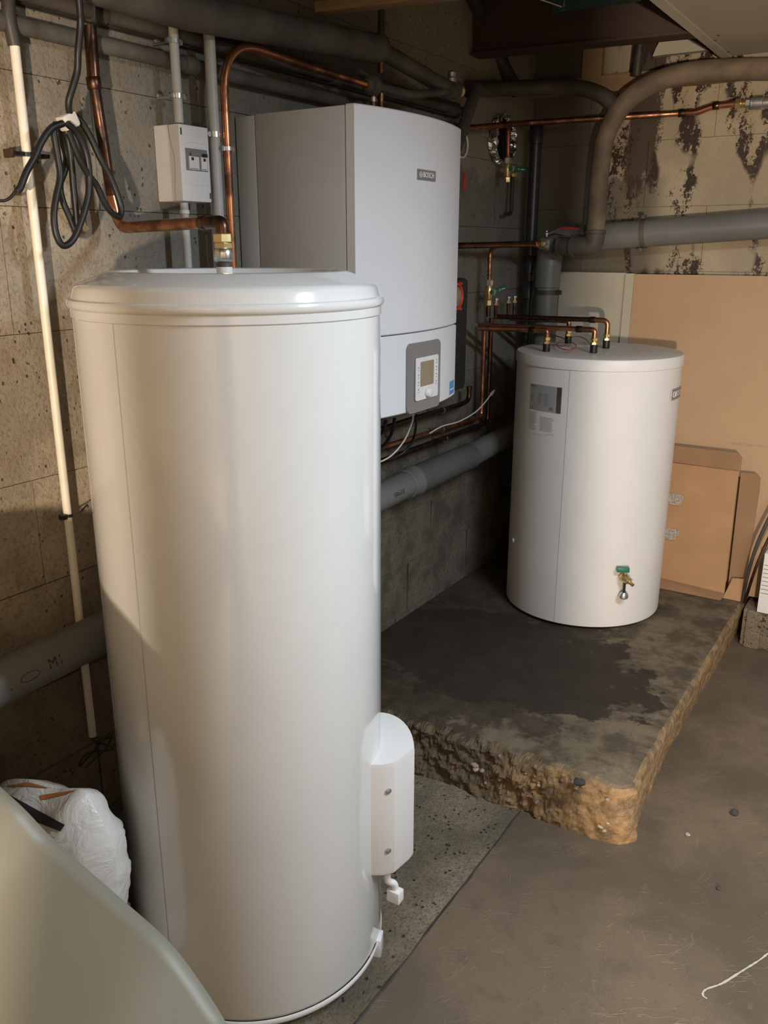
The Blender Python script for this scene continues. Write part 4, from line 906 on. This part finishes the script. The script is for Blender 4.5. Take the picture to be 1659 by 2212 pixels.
def green_valve(px, pytop, pybot, lb, pts_top, lever, X_):
    c = PX(px, (pytop+pybot)/2, X=X_); zt1 = PX(px, pytop, X=X_).z; zb = PX(px, pybot, X=X_).z; h = zt1-zb
    t = thing('ball_valve', lb, 'valve', (c.x, c.y, zb))
    MB().hexn((c.x, c.y, zt1-h*0.24), (0, 0, 1), 0.0150, h*0.24).build('brass_nut', M['steel'], t)
    MB().lathe([(0.011, 0), (0.014, h*.05), (0.014, h*.13), (0.017, h*.2), (0.017, h*.42), (0.013, h*.5), (0.0125, h*.53)], (c.x, c.y, zb+h*.24), (0, 0, 1), 24).build('valve_body', M['brass'], t)
    MB().hexn((c.x, c.y, zb+h*.03), (0, 0, 1), 0.0145, h*0.21, ph=.7).build('brass_nut', M['brass'], t)
    MB().lathe([(0.008, 0), (0.008, 0.024), (0.011, 0.026), (0.011, 0.030)], (c.x, c.y, zb+h*.55), (0.9, -0.45, 0), 16).build('stem', M['steel'], t)
    s = Vector((c.x+0.024, c.y-0.012, zb+h*.55)); e = PX(lever[0], lever[1], X=s.x)
    dv = (e-s); L = dv.length; Mx = Matrix.Translation(s) @ dv.to_track_quat('X', 'Z').to_matrix().to_4x4()
    lv = MB().box((-0.012, -0.004, -0.009), (L, 0.004, 0.009), Mx, .003).build('lever', M['green'], t)
    tag(lv, 'green plastic lever')
    nn = Mx.to_3x3() @ Vector((0, -1, 0)); 
    sg = 1 if nn.dot(CAM-s) > 0 else -1
    MB().torus(Mx @ Vector((L*0.45, -0.0045*sg, 0)), nn, 0.0035, 0.0006, 14, 6).box((L*0.60, -0.0048*sg-0.0003, -0.0014), (L*0.88, -0.0048*sg+0.0003, 0.0014), Mx).build('lever_print', M['white_ink'], lv)
    return t, c, zt1, zb
gv, gc, gzt, gzb = green_valve(1056, 604, 662, 'lower of the two green-levered brass valves, just right of the boiler', None, (1092, 621), .08)
by = PX(1062, 532, X=LX); 
bp = pipe('copper_pipe', 'short copper branch curving down into the lower green-levered valve', [(LX, by.y+0.05, a0.z-0.002), (LX, gc.y+0.006, a0.z-0.012), (.08, gc.y, gzt-0.0005)], 0.0085, 'copper', 0.05)
pipe('copper_pipe', 'copper pipe below the lower green-levered valve', [(.08, gc.y, gzb+0.001), (.08, gc.y, 1.31)], 0.0095, 'old_copper')
for i, (x, y, lb) in enumerate(((1072, 642, 'small capped drain cock just right of the lower green-levered valve'), (1099, 638, 'left one of the two paired drain cocks in the corner'), (1112, 637, 'right one of the two paired drain cocks in the corner'))):
    p = PX(x, y, X=.08 if i == 0 else .10); t = thing('drain_cock', lb, 'valve', (p.x, p.y, 1.30))
    MB().cyl((p.x, p.y, 1.30), (p.x, p.y, p.z-0.03), 0.007, 14).build('stem', M['old_copper'], t)
    MB().hexn((p.x, p.y, p.z-0.032), (0, 0, 1), 0.0095, 0.010).build('nut', M['brass'], t)
    MB().lathe([(0.006, 0), (0.006, 0.008), (0.0105, 0.010), (0.0105, 0.018), (0.008, 0.020)], (p.x, p.y, p.z-0.022), (0, 0, 1), 14).build('cap', M['steel'], t)
# upper copper run along the corner to the back wall
h0, h1, h2, h3 = PX(985, 279, X=.05), PX(1128, 267, X=.05), PX(1480, 244, Y=3.64), PX(1540, 229, Y=3.64)
h1 = PX(1128, 267, Y=3.60)
uc = thing('copper_pipe', 'reddish copper pipe crossing the stained back wall under the thick iron pipe', 'pipe', h2)
h1 = Vector((0.06, min(h1.y, 3.60), h1.z)); h1 = PX(1135, 266, X=.06)
MB().tube(fillet([h0-(h1-h0)*0.3, h0, h1, h2], 0.05), 0.0115, 18).build('tube', M['copper'], uc)
MB().lathe([(0.0118, -0.025), (0.0145, -0.022), (0.0145, 0.0), (0.0125, 0.004), (0.0145, 0.008), (0.0145, 0.030), (0.0118, 0.033)], h2, h2-h1, 20).build('solder_socket', M['old_copper'], uc)
h4 = PX(1588, 224, Y=3.64)
MB().tube(fillet([h2, PX(1503, 243, Y=3.64), h3, h4], 0.03), 0.0125, 18).build('offset_bend', M['copper'], uc)
MB().lathe([(0.0128, 0), (0.015, 0.002), (0.015, 0.022), (0.0128, 0.024)], h3, h4-h3, 20).build('solder_socket', M['old_copper'], uc)
hd = (PX(1700, 219, Y=3.64)-h4).normalized()
cpl = thing('pipe_coupling', 'brass nuts and ribbed steel coupling at the right end of the reddish copper pipe', 'pipe fitting', h4)
MB().hexn(h4, hd, 0.0185, 0.022).build('brass_nut', M['brass'], cpl)
MB().lathe([(0.012, 0.022), (0.012, 0.026), (0.016, 0.028), (0.016, 0.032), (0.012, 0.034), (0.012, 0.038)], h4, hd, 20).build('brass_neck', M['brass'], cpl)
MB().hexn(h4+hd*0.038, hd, 0.0175, 0.016, ph=.8).build('steel_nut', M['steel'], cpl)
MB().lathe([(0.018, 0.056), (0.024, 0.058), (0.024, 0.066), (0.022, 0.067), (0.022, 0.072), (0.024, 0.073), (0.024, 0.098), (0.021, 0.1), (0.021, 0.14), (0.024, 0.142), (0.024, 0.16)], h4, hd, 28).build('ribbed_coupling', M['steel'], cpl)
# upper green valve
gv2, g2c, g2t, g2b = green_valve(1096, 340, 396, 'upper green-levered brass valve, hanging below the foil-lined hole', None, (1134, 367), .07)
pipe('copper_pipe', 'short copper drop from the upper copper run into the upper green-levered valve', [(0.058, g2c.y+0.05, h0.z+(h1.z-h0.z)*0.75), (0.064, g2c.y+0.004, h0.z+(h1.z-h0.z)*0.7-0.006), (.07, g2c.y, g2t-0.0005)], 0.0085, 'copper', 0.04)
k0, k1, k2 = PX(1108, 372, X=.04), PX(1106, 462, X=.04), PX(1084, 468, X=.04)
dp = pipe('iron_pipe', 'short thin dark pipe ending in an elbow below the upper green-levered valve', [(.04, k0.y, k0.z), (.04, k0.y, k1.z), (.04, k0.y-0.06, k1.z-0.003)], 0.008, 'rust', 0.02)
MB().lathe([(0.011, 0), (0.013, 0.004), (0.013, 0.014), (0.006, 0.018)], (.04, k0.y, k0.z-0.006), (0.7, -0.7, 0), 14).build('brass_plug', M['brass'], dp)
# foil-lined hole
hc = PX(1078, 300, X=0.0)
fo = thing('foil_duct', 'crumpled aluminium foil lining a black hole in the wall near the corner', 'duct', (0.0, hc.y, hc.z-0.09))
def foil(u, v):
    a = u*2*math.pi; q = Vector((math.cos(a)*2, math.sin(a)*2, v*3)); ns = noise.noise(q*2.3)*0.012+noise.noise(q*6)*0.006
    r = 0.102-0.020*v+ns*(1 if v > 0 else 0.4); r *= (1.0 if math.sin(a) < 0 else 0.9)
    return Vector((0.003+0.030*math.sin(math.pi*min(1, v*1.1))+abs(ns)*0.8, hc.y+math.cos(a)*r*1.05, hc.z+math.sin(a)*r))
MB().grid(foil, 90, 10, False).build('foil', M['foil'], fo)
MB().lathe([(0.088, 0.0), (0.088, 0.010)], (0.0, hc.y, hc.z), (1, 0, 0), 32).build('hole', M['void'], fo)  # black disc painted for the unlit inside of the hole
wr_ = PX(998, 312, X=0.01); tag(MB().torus(wr_, (1, 0, 0), 0.045, 0.004, 36, 8).build('white_ring', M['white_plastic']), 'thin white plastic ring on the wall just right of the boiler top', 'ring')
rh = PX(1003, 392, X=.05); tag(MB().box((rh.x-.004, rh.y-.007, rh.z-.030), (rh.x+.004, rh.y+.007, rh.z+.030), None, .003).build('red_handle', M['red']), 'small upright dark red handle on the wall just right of the boiler', 'handle')
# dark downpipe in the corner
X1_ = PX(1153, 400, Y=3.56).x; dp_ = thing('downpipe', 'dark plastic downpipe standing in the corner of the cellar', 'pipe', (X1_, 3.56, 0.18))
MB().tube([(X1_, 3.56, 2.02), (X1_, 3.56, 1.45)], 0.024, 24).build('tube', M['dark_pvc'], dp_)
MB().tube([(X1_, 3.56, 1.45), (X1_, 3.56, 0.181)], 0.021, 24).build('tube', M['dark_pvc'], dp_)
for z in (PX(1155, 290, Y=3.56).z, PX(1145, 570, Y=3.56).z, 1.40): MB().lathe([(0.024, -0.04), (0.028, -0.038), (0.028, 0.03), (0.024, 0.034)], (X1_, 3.56, z), (0, 0, 1), 28).build('socket', M['dark_pvc'], dp_)
# big grey drain: horizontal, elbow, vertical
D0, D1 = PX(1750, 478, Y=3.60), PX(1250, 515, Y=3.56); Xv = PX(1181, 640, Y=3.50).x
gd = thing('drain_pipe', 'thick grey drain pipe crossing the back wall and turning down behind the storage tank', 'pipe', (Xv, 3.5, 0.18))
MB().tube([D0, D1], 0.052, 36).build('tube', M['pvc'], gd)
MB().tube(fillet([D1, Vector((Xv, 3.52, D1.z-0.01)), Vector((Xv, 3.50, D1.z-0.12))], 0.11, 12), 0.0535, 36).build('elbow', M['pvc'], gd)
MB().tube([(Xv, 3.50, D1.z-0.10), (Xv, 3.50, 0.181)], 0.047, 32).build('tube', M['pvc'], gd)
zq = PX(1181, 600, Y=3.5).z; MB().lathe([(0.048, -0.04), (0.053, -0.038), (0.053, 0.05), (0.048, 0.053)], (Xv, 3.50, zq), (0, 0, 1), 32).build('socket', M['pvc'], gd)
zq = PX(1181, 631, Y=3.5).z; cq = MB().lathe([(0.048, -0.009), (0.0515, -0.009), (0.0515, 0.009), (0.048, 0.009)], (Xv, 3.50, zq), (0, 0, 1), 32, cap=False).build('pipe_clamp', M['dark_iron'], gd)
MB().box((Xv+.050, 3.485, zq-.009), (Xv+.066, 3.50, zq+.009)).build('clamp_ear', M['dark_iron'], cq)
pc = PX(1393, 514, Y=3.58); dxx = (D1-D0).normalized(); cc2 = MB().lathe([(0.053, -0.008), (0.0575, -0.008), (0.0575, 0.008), (0.053, 0.008)], D0+dxx*((pc-D0).dot(dxx)), dxx, 36, cap=False).build('pipe_clamp', M['iron'], gd)
pcc = D0+dxx*((pc-D0).dot(dxx))
for sg in (1, -1): MB().box((pcc.x-.008, pcc.y-.045, pcc.z+sg*.062-.008), (pcc.x+.008, pcc.y-.015, pcc.z+sg*.062+.008), None, .003).build('clamp_ear', M['iron'], cc2)
# thick iron heating pipe with its swept bend, and the branch
YI = 3.42
ip = [PX(x, y, Y=YI) for x, y in ((1760, 150), (1600, 150), (1480, 158), (1400, 185), (1345, 228), (1310, 290), (1297, 360), (1291, 430), (1286, 498))]
for i, p in enumerate(ip): p.y = YI
ii = thing('iron_pipe', 'thick grey-brown iron pipe sweeping from the back wall down to an elbow at a valve', 'pipe', ip[-1])
rr = spline(ip, 8); MB().tube(rr, 0.036, 28).build('swept_tube', M['old_pipe'], ii)
i8 = ip[-1]; MB().lathe([(0.036, -0.002), (0.041, 0), (0.041, 0.012), (0.037, 0.014)], i8, (0, 0, -1), 32).build('elbow_rim', M['iron'], ii)
ie = PX(1225, 532, Y=YI)
MB().tube(fillet([i8, Vector((i8.x, YI, ie.z)), Vector((i8.x-0.085, YI, ie.z))], 0.06, 12), 0.0375, 32).build('elbow', M['iron'], ii)
MB().lathe([(0.037, 0), (0.042, 0.002), (0.042, 0.014), (0.036, 0.016), (0.036, 0.060), (0.040, 0.062), (0.040, 0.070), (0.026, 0.074), (0.024, 0.095)], (i8.x-0.08, YI, ie.z), (-1, 0, 0), 32).build('reducer', M['iron'], ii)
bp_ = [PX(x, y, Y=YI) for x, y in ((1335, 232), (1300, 205), (1250, 190), (1180, 188), (1090, 192), (1000, 192))]
ib = thing('iron_pipe', 'dark iron branch pipe leaving the thick swept pipe to the left', 'pipe', bp_[0])
bp_[-1] = PX(1010, 192, Y=3.05); bp_[-2] = PX(1090, 191, Y=3.3)
MB().tube(spline(bp_, 8), 0.028, 24).build('tube', M['iron'], ib)
dg0, dg1 = PX(1030, 190, Y=3.0), PX(985, 320, X=.10)
pipe('iron_pipe', 'short brown iron pipe slanting down behind the right corner of the boiler', [dg0, dg1], 0.021, 'iron')
pipe('iron_pipe', 'dark pipe slanting up into the ceiling bay above the corner', [PX(1118, 200, Y=3.45), PX(1040, 60, Y=3.25)], 0.028, 'dark_iron')
pipe('iron_pipe', 'second dark pipe slanting up into the ceiling bay, further left', [PX(1085, 130, Y=3.4), PX(1015, -20, Y=3.0)], 0.024, 'dark_iron')
p = PX(1375, 165, Y=3.52); pipe('iron_pipe', 'thin dark pipe rising to the ceiling in front of the timber wall plate', [(p.x, 3.52, p.z), (p.x+0.01, 3.52, 2.49)], 0.017, 'dark_iron')
# green sheet and hook in the ceiling bay
g1, g2, g3, g4 = PX(1193, 28, Z=2.30), PX(1385, 2, Z=2.30), PX(1385, -60, Z=2.30), PX(1193, -60, Z=2.30)
gs = thing('green_bracket', 'dark green metal strip with a bright wire hook at the top edge of the photo', 'bracket', g1)
MB().prism([(q.x, q.y) for q in (g1, g2, g3, g4)], 2.30, 2.315).build('strip', M['dark_green'], gs)
hk = PX(1218, 16, Z=2.285); MB().torus(hk, (0.3, -0.8, 0.5), 0.010, 0.0022, 18, 8).build('hook_ring', M['green'], gs)
MB().tube([PX(1160, -4, Z=2.285), PX(1190, 6, Z=2.285), PX(1212, 14, Z=2.285)], 0.003, 8).build('wire', M['steel'], gs)
MB().cyl(hk, hk+Vector((0, 0, 0.02)), 0.003, 8).build('hook_pin', M['steel'], gs)
# ================================================================== BOARDS AND CARDBOARD BEHIND THE STORAGE TANK
def lean(x0, x1, z0, z1, y0, y1, th):
    """board from (z0, y0) leaning back to (z1, y1)"""
    mb = MB(); vs = []
    for x in (x0, x1):
        for z, y in ((z0, y0), (z1, y1)): vs += [(x, y, z), (x, y+th, z)]
    return mb.add(vs, [(0, 2, 6, 4), (1, 5, 7, 3), (0, 4, 5, 1), (2, 3, 7, 6), (0, 1, 3, 2), (4, 6, 7, 5)])
def LY(z, ya=3.63, yb=3.665, za=0.182, zb=1.475): return ya+(yb-ya)*(z-za)/(zb-za)
tb = PX(1210, 587, Y=3.66); tb2 = PX(1352, 588, Y=3.66)
tag(lean(tb.x, tb2.x, 0.182, 1.472, 3.63, 3.662, 0.0125).build('plasterboard_sheet', M['board_white']), 'pale grey plasterboard sheet standing behind the storage tank, by the drain pipe', 'board')
xb = PX(1372, 600, Y=3.66).x
pbd = thing('plasterboard_sheet', 'large beige-faced plasterboard sheet standing against the back wall', 'board', (1.0, 3.63, 0.182))
lean(xb, 1.75, 0.182, 1.468, 3.618, 3.650, 0.0125).build('board', M['board_beige'], pbd)
lean(tb2.x+0.003, xb-0.001, 0.182, 1.470, 3.616, 3.648, 0.0125).build('white_edge', M['board_white'], pbd)
def on_board(x, z, off=0.001): return Vector((x, 3.618+(3.650-3.618)*(z-0.182)/(1.468-0.182)-off, z))
tcx = PX(1590, 958, Y=3.63); ta = PX(1455, 944, Y=3.63)
txt('PLACOPLATRE 4-OREEO A2-s1,d0(B) * NF-CSTB 02/1', 0.0145, 'board_print', M['grey_ink'], pbd, lambda x, y: on_board(1.12-x, tcx.z-y), 1.0)
# flattened cardboard
def card(poly, y, th, name, m, par, tilt=0.03):
    P = [PX(x, yy, Y=y) for x, yy in poly]; mb = MB(); n = len(P)
    vs = [Vector((p.x, y+(p.z-0.5)*tilt, max(p.z, 0.1825))) for p in P]; vs += [v+Vector((0, th, 0)) for v in vs]
    mb.add(vs, [tuple(range(n)), tuple(range(2*n-1, n-1, -1))]+[(i, n+i, n+(i+1) % n, (i+1) % n) for i in range(n)])
    return mb.build(name, m, par)
cbx = thing('cardboard_box', 'flattened brown cardboard box propped up beside the storage tank', 'cardboard box', (0.85, 3.55, 0.182))
card(((1400, 993), (1595, 1018), (1565, 1288), (1400, 1252)), 3.560, 0.005, 'main_panel', M['card'], cbx)
card(((1400, 957), (1592, 979), (1602, 990), (1598, 1018), (1400, 992)), 3.552, 0.005, 'top_flap', M['card_dark'], cbx, 0.03)
card(((1600, 1021), (1632, 1024), (1642, 1034), (1640, 1060), (1606, 1294), (1571, 1286)), 3.575, 0.005, 'side_flap', M['card_dark'], cbx)
card(((1583, 1248), (1608, 1250), (1606, 1300), (1562, 1292)), 3.545, 0.005, 'corner_flap', M['card'], cbx)
f0, f1 = PX(1400, 1254, Y=3.55), PX(1567, 1287, Y=3.55)
MB().add([(f0.x, 3.555, 0.215), (f1.x, 3.555, 0.200), (f1.x-0.01, 3.50, 0.184), (f0.x, 3.50, 0.184), (f0.x, 3.557, 0.212), (f1.x, 3.557, 0.197), (f1.x-0.01, 3.502, 0.1815), (f0.x, 3.502, 0.1815)], [(0, 1, 2, 3), (7, 6, 5, 4), (0, 4, 5, 1), (1, 5, 6, 2), (2, 6, 7, 3), (3, 7, 4, 0)]).build('bottom_flap', M['card_dark'], cbx)
for pl_ in (((1440, 1066), (1465, 1067), (1477, 1072), (1476, 1080), (1467, 1092), (1440, 1089)), ((1435, 1140), (1460, 1142), (1468, 1148), (1466, 1156), (1459, 1160), (1458, 1167), (1435, 1164))):
    card(pl_, 3.5535, 0.004, 'torn_patch', M['speckle'], cbx)
# two flat bars leaning at far right
ba = thing('metal_bar', 'dark flat bar leaning by the cardboard at the right edge', 'bar', PX(1604, 1300, Z=.183))
MB().tube(spline([PX(1603, 1300, Z=.183), PX(1618, 1232, Y=3.50), PX(1640, 1165, Y=3.50), PX(1690, 1060, Y=3.54)], 8), 0.0065, 8).build('bar', M['dark_iron'], ba)
bb = thing('metal_bar', 'reddish brown flat bar leaning just right of the dark one', 'bar', PX(1608, 1302, Z=.183))
MB().tube(spline([PX(1608, 1302, Z=.183), PX(1628, 1240, Y=3.49), PX(1648, 1190, Y=3.49), PX(1700, 1080, Y=3.53)], 8), 0.006, 8).build('bar', M['old_copper'], bb)
wa = PX(1652, 1195, Y=3.50); wz = PX(1650, 1308, Y=3.50)
wbx = thing('white_carton', 'white carton with grey print cut off by the right edge of the photo', 'carton', (wa.x+0.2, 3.56, wz.z))
MB().box((wa.x, 3.50, 0.1665), (wa.x+0.45, 3.60, wa.z), None, .003).build('carton', M['paper'], wbx)
for k in range(8): MB().box((wa.x+0.004, 3.4992, wa.z-0.05-k*0.017), (wa.x+0.035, 3.4998, wa.z-0.047-k*0.017)).build('print_line', M['grey_ink'], wbx)
p1, p2 = PX(1612, 1315, Y=3.69), PX(1640, 1352, Y=3.69)
MB().box((1.104, 3.52, 0.0), (1.9, 3.695, 0.165), None, .01).build('ledge', M['slab'], wb)
MB().box((p1.x+0.03, 3.508, 0.0), (p2.x+0.03, 3.525, 0.164), None, .006).build('plaster_lump', M['slab'], wb)
# ================================================================== SACK AND FOAM SHEET AT LOWER LEFT
YS = 0.86
so_ = [PX(x, y, Y=YS) for x, y in ((-260, 1800), (-120, 1720), (0, 1695), (60, 1683), (120, 1702), (178, 1706), (205, 1745), (232, 1800), (249, 1860), (253, 1930), (250, 2010), (262, 2110), (250, 2240), (100, 2300), (-150, 2300), (-300, 2150), (-320, 1950))]
cen = PX(40, 1980, Y=YS); zmin = min(p.z for p in so_)
for p in so_: p.z = max(p.z, 0.012)
xl = min(p.x for p in so_)
for p in so_+[cen]:
    if p.x < 0.03: p.x = 0.03+0.02*(p.x-xl)
cen.x = max(cen.x, 0.2)
sk = thing('woven_sack', 'crumpled white woven plastic sack with black and orange print at lower left', 'sack', (cen.x, YS, 0.0))
OL = spline(so_+[so_[0]], 8)[:-1]
def sack():
    n = len(OL); R1 = 14; vs = []; fs = []
    for sg in (-1, 1):
        base = len(vs)
        for j in range(R1+1):
            t = j/R1
            for k in range(n):
                p = cen.lerp(OL[k], t); q = Vector((p.x*9, p.z*9, sg*3))
                d = math.sqrt(max(0, 1-t*t))*0.11+0.022*noise.noise(q)*(1-t**4)+0.020*noise.noise(q*2.4)*(1-t**6)+0.009*abs(noise.noise(q*5.5))*(1-t**8)
                vs.append(Vector((p.x, p.y+sg*max(d, 0.0005 if t == 1 else 0.001), p.z)))
        for j in range(R1):
            for k in range(n): a_, b2 = base+j*n+k, base+j*n+(k+1) % n; fs.append((a_, b2, b2+n, a_+n))
    return vs, fs, n, R1
vs, fs, n_, R1 = sack()
mbk = MB(); mbk.add(vs, fs, True); a_ = R1*n_; b2_ = (R1+1)*n_+R1*n_
mbk.f += [(a_+k, a_+(k+1) % n_, b2_+(k+1) % n_, b2_+k) for k in range(n_)]; mbk.sm += [True]*n_
mbk.build('sack_body', M['bag'], sk, sharp=80)
from mathutils.bvhtree import BVHTree
SB = BVHTree.FromPolygons([tuple(v) for v in vs], fs)
def on_sack(px, py, off=0.0025):
    d = (PX(px, py, Y=YS)-CAM).normalized(); h = SB.ray_cast(CAM, d)
    return (h[0]-d*off) if h[0] is not None else PX(px, py, Y=YS)
def sackpatch(c, nu, nv, name, m):
    def fn(u, v):
        top_p = Vector(c[0]).lerp(Vector(c[1]), u); bot = Vector(c[3]).lerp(Vector(c[2]), u); q = top_p.lerp(bot, v)
        return on_sack(q.x, q.y)
    return MB().grid(fn, nu, nv).build(name, m, sk)
# printed band, positions follow the sack front
sackpatch(((-10, 1700), (140, 1782), (130, 1796), (-20, 1738)), 24, 5, 'black_print', M['ink'])
sackpatch(((4, 1699), (60, 1689), (112, 1703), (60, 1698)), 12, 3, 'orange_print', M['bag_orange'])
sackpatch(((85, 1718), (165, 1706), (140, 1716), (90, 1728)), 12, 3, 'orange_print', M['bag_orange'])
# foreground foam sheet
ED = [Vector((0.20, 0.40, 1.065)), Vector((0.50, 0.47, 1.055)), PX(0, 1700, Y=0.485), PX(110, 1808, Y=0.500), PX(250, 1932, Y=0.510), PX(360, 2030, Y=0.515), PX(430, 2120, Y=0.515), PX(490, 2212, Y=0.510), PX(560, 2330, Y=0.485), PX(640, 2470, Y=0.445)]
ES = spline(ED, 6)
def foam(u, v):
    i = u*(len(ES)-1); a = int(i); b = min(a+1, len(ES)-1); e = ES[a].lerp(ES[b], i-a)
    mid_ = e+Vector((-0.05+0.10*u, -0.34, -0.26)); bot = Vector((0.18+0.50*u, -0.14, 0.006))
    if v < 0.5:
        t = v*2; p = e.lerp(mid_, t); p.z += 0.035*math.sin(t*math.pi)
        p.z += 0.010*noise.noise(Vector((u*4, t*3, 0)))*min(1, t*4)
    else:
        t = (v-0.5)*2; p = mid_.lerp(bot, t); p.y -= 0.06*math.sin(t*math.pi)
    return p
mf = MB(); mf.grid(foam, 60, 40); fm = mf.build('foam_sheet', M['foam']); so2 = fm.modifiers.new('thick', 'SOLIDIFY'); so2.thickness = 0.006; so2.offset = 0
tag(fm, 'large pale translucent sheet of packing foam in the lower left foreground', 'foam sheet')
